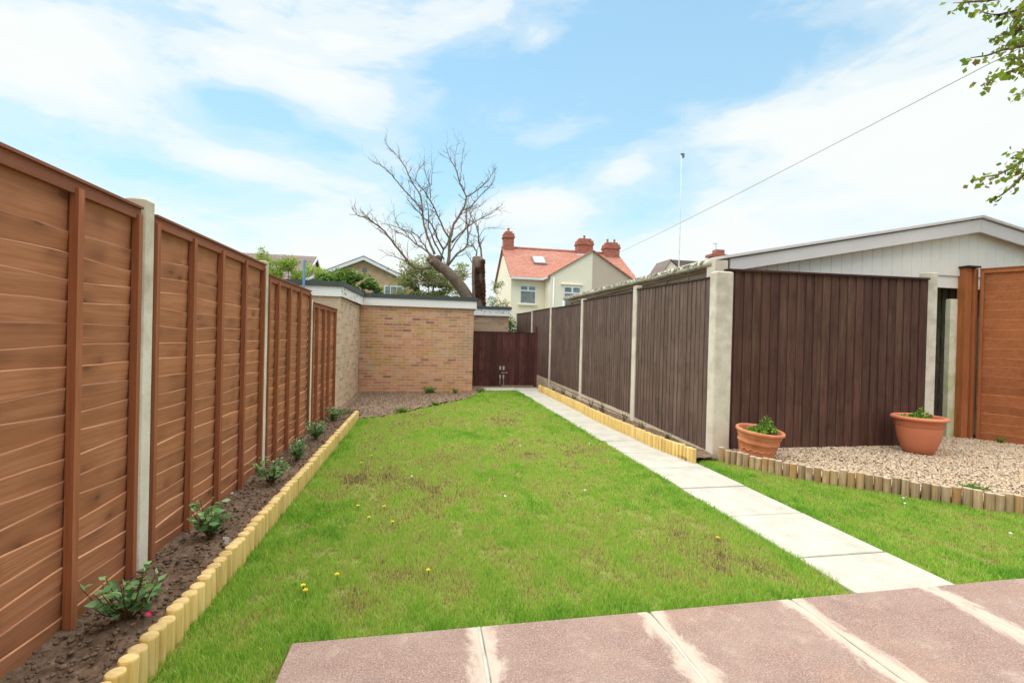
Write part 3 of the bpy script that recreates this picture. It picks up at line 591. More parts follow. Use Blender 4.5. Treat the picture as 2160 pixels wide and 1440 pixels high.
# ---------------------------------------------------------------- gate
t = thing('garden_gate', (2.2, 12.8, 0), 'dark red brown double garden gate at the end of the path', 'gate')
for j, (a, b_, bw, m_) in enumerate(((1.15, 2.10, .155, M['darkG']), (2.112, 3.02, .072, M['darkG']))):
    T = (lambda a: lambda u, n_, z: (a + u, 12.80 - n_, z))(a); mb = MB(); feather(T, b_ - a, .01 if j == 0 else .045, 1.50, .0, bw, random.Random(60 + j), mb, .022)
    lf = obj('gate_leaf', mb, m_, t); mb = MB(); mb.box(a, b_, 12.775, 12.84, 1.502, 1.53); obj('leaf_capping', mb, M['capX'], lf)
mb = MB(); mb.box(3.03, 3.11, 12.76, 12.84, 0, 1.70); obj('gate_post', mb, M['darkG'], t)
mb = MB(); mb.box(1.2, 3.0, 12.825, 12.86, .25, .37); mb.box(1.2, 3.0, 12.825, 12.86, 1.15, 1.27); obj('cross_rail', mb, M['darkG'], t)
for x in (2.06, 2.155):
    obj('latch_plate', MB().box(x - .022, x + .022, 12.755, 12.775, .47, .57), M['metal'], t)
    obj('bolt_bracket', MB().box(x - .022, x + .022, 12.755, 12.775, .24, .33), M['metal'], t)
    obj('bolt_rod', MB().tube([(x, 12.75, .05), (x, 12.75, .34)], .009, 8), M['metal'], t)
obj('latch_bar', MB().box(2.08, 2.27, 12.745, 12.757, .385, .40), M['metal'], t)

# ---------------------------------------------------------------- brick garages
def slabpoly(mb, pts, z0, z1): mb.prism(pts, 2, z0, z1)
t = thing('brick_garage', (-3, 10, 0), 'flat roofed buff brick garage whose side wall meets the left fence', 'garage')
mb = MB(); mb.box(-7.5, -1.52, 8.75, 11.298, -.1, 2.02); obj('wall', mb, M['brickB'], t)
mb = MB(); mb.box(-7.55, -1.50, 8.72, 8.745, 2.02, 2.195); obj('fascia', mb, M['white'], t)
mb = MB(); v = [(-1.50, 8.72, 2.02), (-1.475, 8.72, 2.02), (-1.44, 11.27, 2.035), (-1.47, 11.27, 2.035), (-1.50, 8.72, 2.195), (-1.475, 8.72, 2.195), (-1.44, 11.27, 2.22), (-1.47, 11.27, 2.22)]
obj('side_fascia', mb.add(v, [(0, 3, 2, 1), (4, 5, 6, 7), (0, 1, 5, 4), (1, 2, 6, 5), (2, 3, 7, 6), (3, 0, 4, 7)]), M['whited'], t)
mb = MB(); v = [(-7.6, 8.69, 2.198), (-1.45, 8.69, 2.198), (-1.42, 11.25, 2.224), (-1.42, 16, 2.26), (-7.6, 16, 2.26), (-7.6, 8.69, 2.285), (-1.45, 8.69, 2.285), (-1.42, 11.25, 2.325), (-1.42, 16, 2.36), (-7.6, 16, 2.36)]
obj('roof_edge', mb.add(v, [(4, 3, 2, 1, 0), (5, 6, 7, 8, 9), (0, 1, 6, 5), (1, 2, 7, 6), (2, 3, 8, 7), (3, 4, 9, 8), (4, 0, 5, 9)]), M['felt'], t)
t = thing('brick_garage', (-.2, 12, 0), 'flat roofed multicoloured brick garage facing the lawn left of the gate', 'garage')
mb = MB(); mb.box(-1.515, 1.14, 11.30, 15.5, -.1, 2.05); obj('wall', mb, M['brickA'], t)
obj('fascia', MB().box(-1.436, 1.175, 11.25, 11.275, 2.042, 2.222), M['white'], t)
obj('end_fascia', MB().box(1.178, 1.20, 11.25, 15.5, 2.02, 2.222), M['white'], t)
obj('roof_edge', MB().box(-1.415, 1.215, 11.225, 15.55, 2.226, 2.32), M['felt'], t)
t = thing('brick_garage', (2.1, 15, 0), 'low brick garage with a flaking white board just behind the gate', 'garage')
obj('wall', MB().box(1.22, 2.66, 15.0, 18.4, -.1, 2.07), brick('rear_garage_brick', [(.0, (.36, .21, .13)), (.5, (.46, .31, .20)), (1, (.52, .36, .23))], (.45, .37, .28), stain=.3), t)
obj('fascia', MB().box(1.22, 2.70, 14.94, 14.97, 2.07, 2.28), M['whited'], t)
obj('roof_edge', MB().box(1.22, 2.74, 14.91, 18.5, 2.285, 2.37), M['felt'], t)
t = thing('blue_pole', (-2.11, 8.55, 0), 'slim blue pole standing against the white garage fascia', 'pole')
obj('pole', MB().tube([(-2.11, 8.6, 0), (-2.10, 8.6, 2.62)], .021, 8), M['bluepole'], t, True)
obj('hook_arm', MB().tube([(-2.10, 8.6, 2.60), (-1.98, 8.6, 2.60)], .008, 6), M['dkmetal'], t)

# ---------------------------------------------------------------- concrete garage on the right
t = thing('concrete_garage', (7, 8, 0), 'pale panel garage with a shallow white gable behind the dark fence', 'garage')
mb = MB(); mb.box(3.80, 3.88, 5.62, 11.9, 0, 2.44)
for y_ in np.arange(6.3, 11.9, .62): mb.box(3.775, 3.80, y_ - .03, y_ + .03, 0, 2.43)
mb.box(11.9, 12.0, 5.62, 11.9, 0, 2.44); mb.box(3.88, 11.9, 11.8, 11.9, 0, 2.44); obj('wall', mb, M['creamwall'], t)
obj('corner_pillar', MB().box(3.62, 3.80, 5.38, 5.56, 0, 2.42), M['creamwall'], t)
obj('eave_beam', MB().box(3.70, 3.80, 5.6, 11.9, 2.335, 2.40), M['creamwall'], t)
GX = lambda x: 2.47 + (x - 3.88) * (3.285 - 2.47) / (7.98 - 3.88) if x < 7.98 else 3.285 - (x - 7.98) * .186
mb = MB(); xs = list(np.arange(3.85, 12.05, .17))
for a, b_ in zip(xs, xs[1:]):
    zb2 = 2.26 if a < 6.95 else 2.44
    mb.add([(a + .008, 5.585, zb2), (b_ - .008, 5.585, zb2), (b_ - .008, 5.585, GX(b_)), (a + .008, 5.585, GX(a))], [(0, 1, 2, 3)], .5)
    mb.add([(b_ - .008, 5.585, zb2), (b_, 5.597, zb2), (b_, 5.597, GX(b_)), (b_ - .008, 5.585, GX(b_))], [(0, 1, 2, 3)], .5)
    mb.add([(b_, 5.597, zb2), (b_ + .008, 5.585, zb2), (b_ + .008, 5.585, GX(b_)), (b_, 5.597, GX(b_))], [(0, 1, 2, 3)], .5)
mb.add([(3.85, 5.605, 2.26), (12, 5.605, 2.26), (12, 5.605, 2.54), (7.98, 5.605, 3.27), (3.85, 5.605, 2.46)], [(0, 1, 2, 3, 4)], .5)
obj('gable_wall', mb, M['clad'], t)
for nme, pts in (('bargeboard', [(3.90, 2.30), (7.98, 3.085), (7.98, 3.27), (3.90, 2.462)]), ('bargeboard', [(7.985, 3.085), (12.1, 2.32), (12.1, 2.505), (7.985, 3.27)])):
    obj(nme, MB().prism(pts, 1, 5.47, 5.50), M['barge'], t)
mb = MB()
for (a, za), (b_, zb2) in (((3.62, 2.425), (7.98, 3.29)), ((7.98, 3.29), (12.3, 2.49))):
    mb.prism([(a, za), (b_, zb2), (b_, zb2 + .035), (a, za + .035)], 1, 5.44, 12.0)
obj('roof', mb, M['barge'], t)
mb = MB(); ys_ = np.linspace(5.46, 12.0, 60)
pts = [(3.64, y_, 2.392 + .008 * (y_ - 5.5) + .004 * math.sin(y_ * 7)) for y_ in ys_]
mb.tube(pts, [.052 + random.uniform(-.003, .003) for _ in pts], 10); obj('gutter', mb, M['guttercrm'], t, True)
mb = MB(); rs = random.Random(5)
v0, f0 = ico()
for k in range(1100):
    y_ = rs.uniform(5.6, 12); a_ = rs.uniform(.2, 3.0); s = rs.uniform(.006, .020); c0 = np.array([3.64 - .052 * math.cos(a_), y_, 2.392 + .052 * math.sin(a_) + .008 * (y_ - 5.5)])
    mb.add(v0 * s * np.array([1, 1.5, .6]) + c0, [tuple(f) for f in f0])
obj('gutter_moss', mb, M['moss'], t, True)
obj('downpipe', MB().tube([(3.64, 12.06, 2.40), (3.64, 12.06, 0)], .035, 8), M['pvc'], t, True)

# ---------------------------------------------------------------- log edging
def log_mesh(name, h, r_, dome, mats, n_=14, flat=False):
    mb = MB(); R_ = random.random()
    if dome: prof = [(r_, -.08), (r_, h - .016), (r_ * .93, h - .006), (r_ * .55, h), (0.001, h + .001)]
    else: prof = [(r_, -.08), (r_ * .99, h - .003), (r_ * .95, h), (.001, h)]
    vs = []; k = len(prof)
    for rr, z in prof:
        for j in range(n_): a = 2 * math.pi * j / n_; vs.append((rr * math.cos(a) * (1 + .03 * math.sin(3 * a + R_ * 6)), rr * math.sin(a), z))
    mb.add(vs, [(i * n_ + j, i * n_ + (j + 1) % n_, (i + 1) * n_ + (j + 1) % n_, (i + 1) * n_ + j) for i in range(k - 1) for j in range(n_)], R_)
    top0 = (k - 3) * n_ if dome else (k - 2) * n_
    for i in range(len(mb.f)):
        if mb.f[i][0] >= top0: mb.m[i] = 1
    me = bpy.data.meshes.new(name); me.from_pydata(mb.v, [], mb.f); a = me.attributes.new('rnd', 'FLOAT', 'FACE'); a.data.foreach_set('value', mb.r)
    me.polygons.foreach_set('material_index', mb.m); finish(me, mats, False)
    for p in me.polygons: p.use_smooth = p.material_index == 0
    return me
newlogs = [log_mesh('log', .15 + q, .0325, True, (M['logN'], M['logT'])) for q in (-.004, 0, .003, .006, .001)]
flatlogs = [log_mesh('log', .165 + q, .0325, False, (M['logN'], M['logT'])) for q in (-.004, 0, .004, .002)]
oldlogs = [log_mesh('log', .15 + q, .033, False, (M['logO'], M['logOT'])) for q in (-.012, -.005, 0, .006, .012, .002, -.003)]
def walk(poly, step):
    out = []; P_ = [Vector((*p, 0)) for p in poly]; acc = 0; tot_ = sum((b - a).length for a, b in zip(P_, P_[1:]))
    for k in range(int(tot_ / step) + 1):
        d = k * step; i = 0
        while i < len(P_) - 2 and d > (P_[i + 1] - P_[i]).length: d -= (P_[i + 1] - P_[i]).length; i += 1
        s = (P_[i + 1] - P_[i]); out.append(P_[i] + s * (d / s.length))
    return out
def edging(poly, step, per, meshes, labels, group, amp=.0, hz=0, wires=True):
    pts = walk(poly, step); 
    for q in range(0, len(pts), per):
        seg = pts[q:q + per]; i = q // per
        if len(seg) < 2: break
        lab = labels[min(i, len(labels) - 1)]
        t = thing('log_roll_edging', tuple(seg[0]), lab, 'garden edging', group if len(pts) > per else None)
        for p in seg:
            o = bpy.data.objects.new('log', random.choice(meshes)); COL.objects.link(o); o.parent = t; d = p - seg[0]
            o.location = (d.x + random.uniform(-amp, amp), d.y, hz + random.uniform(-.006, .004)); o.rotation_euler = (random.uniform(-.035, .035), random.uniform(-.035, .035), random.uniform(0, 6.28))
            WL[o.name] = Vector((0, 0, 0))
ol = ['nearest', 'second', 'third', 'fourth', 'fifth', 'farthest', 'farthest']
edging([(-1.045, 1.45), (-1.04, 4), (-1.045, 7.7)], .0655, 16, newlogs, [f'yellow domed log edging length, {q} along the left bed' for q in ol], 'yellow log edging of the left bed', .003)
edging([(2.985, 4.74), (2.90, 5.5), (2.86, 7.4), (2.90, 8.6), (2.91, 11.66)], .0655, 16, flatlogs, [f'flat topped yellow log edging length, {q} beside the slab path' for q in ['nearest', 'second', 'third', 'fourth', 'fifth', 'sixth', 'farthest']], 'yellow log edging beside the path', .001)
edging([(3.365, 4.78), (3.72, 4.12), (4.09, 3.75), (4.29, 3.60), (4.40, 3.44), (4.57, 3.29), (4.70, 3.12), (4.93, 3.02), (5.6, 2.75)], .068, 60, oldlogs, ['weathered brown log edging with uneven tops holding back the gravel'], None, .004)

# ---------------------------------------------------------------- leaves and plants
def leaf_arrays(C_, D, size, asp=.5, fold=.25):
    n_ = len(C_); D = D / np.linalg.norm(D, axis=1, keepdims=True)
    up = RNG.normal(0, 1, (n_, 3)); S_ = np.cross(D, up); S_ /= np.linalg.norm(S_, axis=1, keepdims=True); N_ = np.cross(S_, D)
    s = size[:, None]
    b_ = C_; tip = C_ + D * s; l = C_ + D * s * .45 + S_ * s * asp * .5 + N_ * s * fold * .3; r_ = C_ + D * s * .45 - S_ * s * asp * .5 + N_ * s * fold * .3
    V = np.stack([b_, l, tip, r_], 1).reshape(-1, 3); i = np.arange(n_) * 4
    return V, np.stack([np.stack([i, i + 1, i + 2], 1), np.stack([i, i + 2, i + 3], 1)], 1).reshape(-1, 3)
def shrub(name, loc, h, w, nst, mat, lab, cat, group=None, leaf=.05, asp=.5, flower=None, tagl=False, per=7):
    t = thing(name, loc, lab, cat, group); mb = MB(); Cs, Ds, Ss, Rs = [], [], [], []
    for k in range(nst):
        a = random.uniform(0, 6.28); rr = random.uniform(.2, 1) * w / 2; hh = h * random.uniform(.55, 1)
        p0 = Vector((random.uniform(-.02, .02), random.uniform(-.02, .02), 0)); p2 = Vector((math.cos(a) * rr, math.sin(a) * rr, hh)); p1 = (p0 + p2) / 2 + Vector((math.cos(a), math.sin(a), 0)) * rr * .15
        pts = [p0, p1, p2]; mb.tube([q + Vector(loc) for q in pts], [.004, .003, .0015], 5)
        for j in range(per):
            f = .25 + .78 * (j + random.random()) / per; q = p0.lerp(p1, f * 2) if f < .5 else p1.lerp(p2, (f - .5) * 2)
            b_ = random.uniform(0, 6.28); d = Vector((math.cos(b_), math.sin(b_), random.uniform(-.1, .7)))
            Cs.append(q + Vector(loc)); Ds.append(d); Ss.append(leaf * random.uniform(.6, 1.2) * (1.1 - .4 * f)); Rs.append(min(1, max(0, .15 + .6 * f + random.uniform(-.25, .25))))
    obj('stems', mb, M['stem'], t)
    V, Fc = leaf_arrays(np.array(Cs), np.array(Ds), np.array(Ss), asp); npobj('leaves', V, Fc, np.repeat(Rs, 2), mat, t)
    if flower:
        fl = MB(); fp = Vector(loc) + Vector(flower)
        for k in range(6): a = k * 1.05; fl.add([fp, fp + Vector((math.cos(a) * .016, math.sin(a) * .016, .008)), fp + Vector((math.cos(a + .5) * .022, math.sin(a + .5) * .022, 0)), fp + Vector((math.cos(a + 1) * .016, math.sin(a + 1) * .016, -.008))], [(0, 1, 2, 3)])
        obj('flower', fl, M['flowerp'], t)
    return t
SG = 'young shrubs in the left bed'
for i, (x, y_, h, w, lab) in enumerate([(-1.30, 2.38, .20, .30, 'leafy young shrub with a pink flower, nearest in the left bed'), (-1.31, 3.24, .23, .27, 'young shrub with a white tag at its foot in the left bed'),
        (-1.31, 4.36, .22, .28, 'spreading young shrub at the foot of the second concrete post'), (-1.27, 5.10, .22, .24, 'upright young shrub, fourth along the left bed'),
        (-1.32, 6.10, .21, .24, 'reddish tipped young shrub beside the third concrete post'), (-1.34, 7.35, .21, .26, 'pale young shrub at the far end of the left bed')]):
    shrub('young_shrub', (x, y_, .03), h * 1.12, w * 1.1, 19, M['shrubleaf'], lab, 'shrub', SG, .066, .55, (.13, -.07, .06) if i == 0 else None)
t = tag(obj('plant_tag', MB().box(-1.205, -1.170, 3.14, 3.143, .03, .075), M['flowerw']), 'small white plant tag beside the second shrub in the left bed', 'plant tag')
RGp = 'small plants beside the right fence'
rl = ['grey green seedling plant nearest the corner post in the right bed', 'silvery small plant below the first pale post', 'small plant just beyond the first pale post in the right bed', 'bushier grey green plant midway along the right bed', 'low plant near the second pale post in the right bed', 'small plant third from the gate in the right bed', 'small plant second from the gate in the right bed', 'small grey plant nearest the gate in the right bed']
for i, (x, y_) in enumerate([(3.10, 5.55), (3.10, 6.25), (3.16, 7.0), (3.10, 7.75), (3.16, 8.5), (3.12, 9.4), (3.12, 10.2), (3.14, 11.1)]):
    shrub('small_plant', (x, y_, .07), .15 + .07 * (i in (3, 6)), .18, 9, M['greyleaf'], rl[i], 'plant', RGp, .035, .35)
wl = ['large tuft of green weeds at the foot of the brick garage wall', 'small dark weed at the foot of the brick wall near its right end', 'weed clump where the bare soil meets the lawn, nearest the left bed', 'small weed on the lawn edge of the bare soil patch', 'green weeds beside the brick wall corner and gate', 'pale weed in the gravel near the right edge of the picture', 'green weeds at the far end of the left bed']
for i, (px, py, h, w, lf) in enumerate([(0.08, 11.1, .16, .42, .11), (.72, 11.1, .14, .2, .06), (-.38, 8.35, .10, .3, .07), (.22, 9.2, .08, .2, .06), (1.33, 11.5, .10, .4, .06), (5.05, 3.45, .06, .22, .06), (-1.32, 8.1, .13, .45, .06)]):
    shrub('weed_tuft', (px, py, .0 if i != 5 else .04), h, w, 16, M['weed'], wl[i], 'weeds', 'weeds', lf, .28)
rs = random.Random(12)
for i, (u) in enumerate((.25, .6, .95, 1.3)):
    p = o0 + dv * u + nv * .08; shrub('weed_tuft', (p.x, p.y, .04), .09, .22, 9, M['weed'], ['weed', 'second weed', 'third weed', 'last weed'][i] + ' counted from the timber post along the foot of the orange fence panel', 'weeds', 'weeds', .04, .5)
# lawn flowers
def dandelion(x, y_, lab, s=1):
    t = thing('dandelion', (x, y_, 0), lab, 'flower', 'dandelions on the lawn'); h = random.uniform(.02, .04)
    obj('stem', MB().tube([(x, y_, -.01), (x + .003, y_, h)], .0025, 5), M['weed'], t)
    mb = MB()
    for ring, (r0, n_, dz) in enumerate(((.0135, 12, .0), (.009, 9, .004))):
        for k in range(n_):
            a = k / n_ * 6.28 + ring; c0 = Vector((x, y_, h + dz)); d = Vector((math.cos(a), math.sin(a), .15)); q = Vector((-math.sin(a), math.cos(a), 0))
            mb.add([c0, c0 + d * r0 * s * .7 + q * .004, c0 + d * r0 * s, c0 + d * r0 * s * .7 - q * .004], [(0, 1, 2, 3)])
    obj('flower_head', mb, M['flowery'], t)
for x, y_, lab in [(-.376, 3.50, 'largest yellow dandelion of the cluster left of the lawn centre'), (-.485, 3.74, 'yellow dandelion at the back left of the lawn cluster'), (-.283, 3.67, 'yellow dandelion at the back right of the lawn cluster'), (-.202, 3.40, 'small yellow dandelion right of the largest one'),
        (.045, 2.654, 'yellow dandelion nearest the patio front edge'), (-.58, 2.54, 'yellow dandelion near the left corner of the patio'), (-.60, 2.575, 'faint dandelion touching the one near the patio corner'), (-.447, 2.66, 'lone dandelion above the patio left corner'),
        (-.62, 4.95, 'yellow dandelion on the lawn left, far part'), (-.55, 5.25, 'farthest yellow dandelion near the left log edging'), (1.98, 2.83, 'tiny yellow dandelion beside the slab path edge'), (-.7, 6.0, 'pale dandelion beside the far left log edging')]: dandelion(x, y_, lab)
for k in range(16):
    x, y_ = random.uniform(-.2, 2.1), random.uniform(3.5, 9.3)
    if k >= 13: x, y_ = random.uniform(3.3, 4.2), random.uniform(2.6, 3.4)
    mb = MB()
    for j in range(9):
        a = j * .7; c0 = Vector((x, y_, .034)); d = Vector((math.cos(a), math.sin(a), 0)); q = Vector((-math.sin(a), math.cos(a), 0)); mb.add([c0, c0 + d * .008 + q * .003, c0 + d * .012, c0 + d * .008 - q * .003], [(0, 1, 2, 3)])
    mb.tube([(x, y_, -.01), (x, y_, .034)], .0015, 4)
    tag(obj('daisy', mb, M['flowerw']), 'tiny white daisy dotted in the lawn', 'flower', 'daisies on the lawn')

# ---------------------------------------------------------------- pots
t = thing('plant_pot', (3.76, 4.74, .02), 'smaller tilted terracotta pot with swag relief by the corner post', 'plant pot')
Mx = Matrix.Rotation(rad(4.5), 3, 'Y') @ Matrix.Rotation(rad(7), 3, 'X')
prof = [(.001, .0), (.165, .0), (.172, .008), (.182, .06), (.190, .075), (.187, .082), (.205, .15), (.222, .215), (.232, .222), (.232, .235), (.226, .242), (.236, .285), (.243, .292), (.243, .302), (.250, .322), (.262, .328), (.270, .342), (.268, .362), (.258, .370), (.245, .366), (.238, .350), (.232, .315)]
mb = MB(); mb.lathe(prof, (3.76, 4.74, .02), 48, 1, .86, Mx)
rs = random.Random(2); body = obj('pot_body', mb, M['terra2'], t, True)
mb = MB()
for k in range(9):                                # moulded swags round the belly
    a0 = -math.pi / 2 + (k - 4) * .36
    pts = []
    for f in np.linspace(-.16, .16, 7):
        a = a0 + f; zz = .165 - .028 * math.cos(f / .16 * 1.57); rr = .185 + (zz - .08) * .27 + .001; p = Mx @ Vector((rr * math.cos(a), rr * math.sin(a) * .86, zz)); pts.append((p.x + 3.76, p.y + 4.74, p.z + .02))
    mb.tube(pts, [.004, .007, .009, .010, .009, .007, .004], 6)
obj('swag_relief', mb, M['terra2'], t, True)
mb = MB(); mb.lathe([(.001, .318), (.236, .318)], (3.76, 4.74, .02), 32, 1, .86, Mx); obj('compost', mb, M['soil'], t)
def pot_plant(c, R_, n_, hmax, lab, tilt=0, M3=None, seed=0):
    rs = random.Random(seed); t = thing('pot_plant', c, lab, 'plant'); mb = MB(); Cs, Ds, Ss, Rr = [], [], [], []
    for k in range(n_):
        a = rs.uniform(0, 6.28); rr = R_ * rs.random() ** .6; x, y_ = rr * math.cos(a) + tilt * R_ * .4 * rs.random(), rr * math.sin(a) * .8; bump_ = math.exp(-((x - R_ * .45) ** 2 + y_ * y_) / (R_ * R_ * .2)); h = hmax * (.25 + .75 * bump_) * rs.uniform(.6, 1.1)
        mb.tube([(c[0] + x, c[1] + y_, c[2] - .02), (c[0] + x, c[1] + y_, c[2] + h)], .0025, 4)
        for j in range(9): b_ = rs.uniform(0, 6.28); Cs.append((c[0] + x, c[1] + y_, c[2] + h * rs.uniform(.2, 1))); Ds.append((math.cos(b_), math.sin(b_), rs.uniform(-.2, .5))); Ss.append(rs.uniform(.015, .03)); Rr.append(rs.random())
    obj('stems', mb, M['stem'], t); V, Fc = leaf_arrays(np.array(Cs), np.array(Ds), np.array(Ss), .85); npobj('leaves', V, Fc, np.repeat(Rr, 2), M['potleaf'], t)
pot_plant((3.80, 4.72, .335), .17, 110, .22, 'bright green bedding plant growing in the tilted pot', .4, seed=1)
t = thing('plant_pot', (6.10, 4.78, .03), 'larger smooth terracotta pot with a wide rim by the pale post', 'plant pot')
prof = [(.001, 0), (.145, 0), (.152, .006), (.155, .018), (.162, .022), (.205, .10), (.238, .19), (.256, .28), (.262, .325), (.262, .335), (.270, .340), (.275, .400), (.276, .412), (.300, .418), (.322, .422), (.325, .432), (.318, .448), (.300, .456), (.270, .456), (.262, .44), (.258, .40)]
prof = [(a * .89, b_ * 1.05) for a, b_ in prof]
mb = MB(); mb.lathe(prof, (6.10, 4.78, .03), 56); obj('pot_body', mb, M['terra'], t, True)
mb = MB(); mb.lathe([(.001, .44), (.230, .44)], (6.10, 4.78, .03), 32); obj('compost', mb, M['soil'], t)
pot_plant((6.02, 4.76, .475), .18, 70, .15, 'low green bedding plant in the larger smooth pot', seed=5)

# ---------------------------------------------------------------- overhead wire, mast
A = onY(1252, 557, 32.3); B = onY(2160, 97, 6.0); D = B - A; E = A + D * 1.12
tag(obj('overhead_wire', MB().tube([A + D * s + np.array([0, 0, -.12 * math.sin(min(s, 1) * math.pi)]) for s in np.linspace(0, 1.12, 24)], [.0075] * 24, 6), M['wire']), 'thin dark overhead wire running from the cream house to the upper right', 'wire')
t = thing('radio_mast', (12.73, 22, 0), 'very tall thin white aerial mast behind the panel garage', 'mast')
b0 = onY(1432, 560, 22); b1 = onY(1437, 325, 22); b2 = onY(1441, 228, 22)
obj('mast_pole', MB().tube([(b0[0], 22, 0), tuple(b0), tuple(onY(1436, 440, 22)), tuple(b1)], [.038, .032, .015, .013], 8), M['mast'], t, True)
obj('whip', MB().tube([tuple(b1), tuple(b2)], .010, 6), M['mast'], t)
obj('bracket', MB().box(b1[0] - .02, b1[0] + .16, 21.95, 22.05, b1[2] - .03, b1[2] + .03), M['dkmetal'], t)
obj('sensor', MB().box(b1[0] + .08, b1[0] + .16, 21.95, 22.05, b1[2] - .18, b1[2] - .03), M['dkmetal'], t)

# ---------------------------------------------------------------- houses
def window(par, x0, x1, z0, z1, Y, lights=2, top=.28, sill=True, name='window', frame=None):
    fr = frame or M['pvc']; f = .07
    mb = MB(); H_ = z1 - z0
    mb.box(x0, x0 + f, Y - .05, Y + .02, z0, z1); mb.box(x1 - f, x1, Y - .05, Y + .02, z0, z1); mb.box(x0 + f, x1 - f, Y - .05, Y + .02, z1 - f, z1); mb.box(x0 + f, x1 - f, Y - .05, Y + .02, z0, z0 + f)
    if top: mb.box(x0 + f, x1 - f, Y - .055, Y + .02, z1 - top * H_ - .05, z1 - top * H_ + .05)
    if lights == 2: mb.box((x0 + x1) / 2 - .06, (x0 + x1) / 2 + .06, Y - .06, Y + .02, z1 - top * H_ + .05, z1 - f)
    w = obj(name, mb, fr, par); obj('pane', MB().box(x0 + f, x1 - f, Y - .02, Y - .005, z0 + f, z1 - f), M['glass'], w)
    if sill: obj('sill', MB().box(x0 - .1, x1 + .1, Y - .14, Y + .02, z0 - .1, z0 - .003), M['render1'], w)
    return w
def chimney(par, x0, x1, y0, y1, z0, z1, pots=2, cap=True):
    mb = MB(); mb.box(x0, x1, y0, y1, z0, z1 - .55); mb.box(x0 - .07, x1 + .07, y0 - .07, y1 + .07, z1 - .55, z1 - .40); mb.box(x0 - .02, x1 + .02, y0 - .02, y1 + .02, z1 - .40, z1 - .18); mb.box(x0 + .12, x1 - .12, y0 + .1, y1 - .1, z1 - .18, z1)
    c_ = obj('chimney', mb, M['brickC'], par)
    for k in range(pots):
        x = x0 + (x1 - x0) * (k + .5) / pots; mb = MB(); mb.lathe([(.11, z1), (.12, z1 + .05), (.09, z1 + .08), (.09, z1 + .28), (.11, z1 + .30), (.07, z1 + .31)], (x, (y0 + y1) / 2, 0), 10); obj('chimney_pot', mb, M['brickC'], c_, True)
    obj('flashing', MB().box(x0 - .1, x1 + .1, y0 - .12, y0 - .02, z0 + .05, z0 + .30), M['barge'], c_); return c_
t = thing('cream_house', (11, 34, 0), 'cream rendered semi detached house with red tiled roof and three chimneys', 'house')
X0, X1, Y0, Y1, EZ, RZ = 6.15, 16.1, 34.0, 42.0, 6.0, 8.75
mb = MB(); mb.box(X0, 12.35, Y0, Y1, 0, EZ); mb.prism([(Y0, EZ), (Y1, EZ), ((Y0 + Y1) / 2, RZ - .1)], 0, X0 + .001, X0 + .3); obj('wall', mb, M['render1'], t)
mb = MB(); mb.box(12.36, X1, Y0, Y1, 0, EZ); mb.prism([(Y0, EZ), (Y1, EZ), ((Y0 + Y1) / 2, RZ - .1)], 0, X1 - .3, X1 - .001); obj('wall', mb, M['render2'], t)
mb = MB()
for (ya, yb) in ((Y0 - .35, 38), (Y1 + .35, 38)):
    za = EZ - .18; mb.add([(X0 - .15, ya, za), (X1 + .15, ya, za), (X1 + .15, yb, RZ), (X0 - .15, yb, RZ), (X0 - .15, ya, za + .1), (X1 + .15, ya, za + .1), (X1 + .15, yb, RZ + .1), (X0 - .15, yb, RZ + .1)], [(0, 1, 2, 3), (4, 7, 6, 5), (0, 4, 5, 1), (1, 5, 6, 2), (3, 2, 6, 7), (0, 3, 7, 4)])
roof = obj('roof', mb, M['redtile'], t)
obj('ridge_tiles', MB().tube([(X0 - .15, 38, RZ + .1), (X1 + .15, 38, RZ + .1)], .13, 8), M['redtile'], roof, True)
WYf = 32.4; AX, AZ = 11.87, 7.86; WLx, WRx, WE = 8.72, 14.95, 5.95
mb = MB(); mb.prism([(WLx, 0), (AX, 0), (AX, AZ), (WLx, WE)], 1, WYf, Y0 + .01 - .02); obj('wing_wall', mb, M['render1'], t)
mb = MB(); mb.prism([(AX + .002, 0), (WRx, 0), (WRx, WE), (AX + .002, AZ)], 1, WYf, Y0 - .01); obj('wing_wall', mb, M['render2'], t)
mb = MB()
for xe in (WLx - .2, WRx + .2):
    ze = WE - .12; yb = 37.2
    mb.add([(xe, WYf - .12, ze), (AX, WYf - .12, AZ), (AX, yb, AZ), (xe, 34.2, ze), (xe, WYf - .12, ze + .1), (AX, WYf - .12, AZ + .1), (AX, yb, AZ + .1), (xe, 34.2, ze + .1)], [(0, 1, 2, 3), (4, 7, 6, 5), (0, 4, 5, 1), (1, 5, 6, 2), (3, 2, 6, 7), (0, 3, 7, 4)])
obj('wing_roof', mb, M['redtileY'], t)
mb = MB(); mb.box(X0 - .1, 8.6, 33.5, 33.62, 5.72, 5.88); mb.box(8.42, 8.56, 32.4, 33.5, 5.72, 5.86); obj('gutter', mb, M['pvc'], t)
obj('downpipe', MB().tube([(8.95, 32.32, 5.8), (8.95, 32.32, 0)], .05, 8), M['pvc'], t, True)
window(t, 6.82, 8.05, 3.95, 5.32, 33.98); window(t, 9.72, 11.0, 3.55, 5.20, WYf - .02); window(t, 12.9, 14.1, 3.55, 5.1, WYf - .02)
mb = MB(); mb.box(9.5, 11.15, WYf - .12, WYf, 5.32, 5.38); obj('window_hood', mb, M['render1'], t)
mb = MB(); mb.box(X0 - .03, X0 + .01, 38.6, 39.2, 5.3, 6.4); obj('side_window', mb, M['pvc'], t)
mb = MB(); yy = 35.9; zq = lambda y_: EZ - .08 + (y_ - Y0 + .35) * (RZ - EZ + .18) / 4.35 + .06
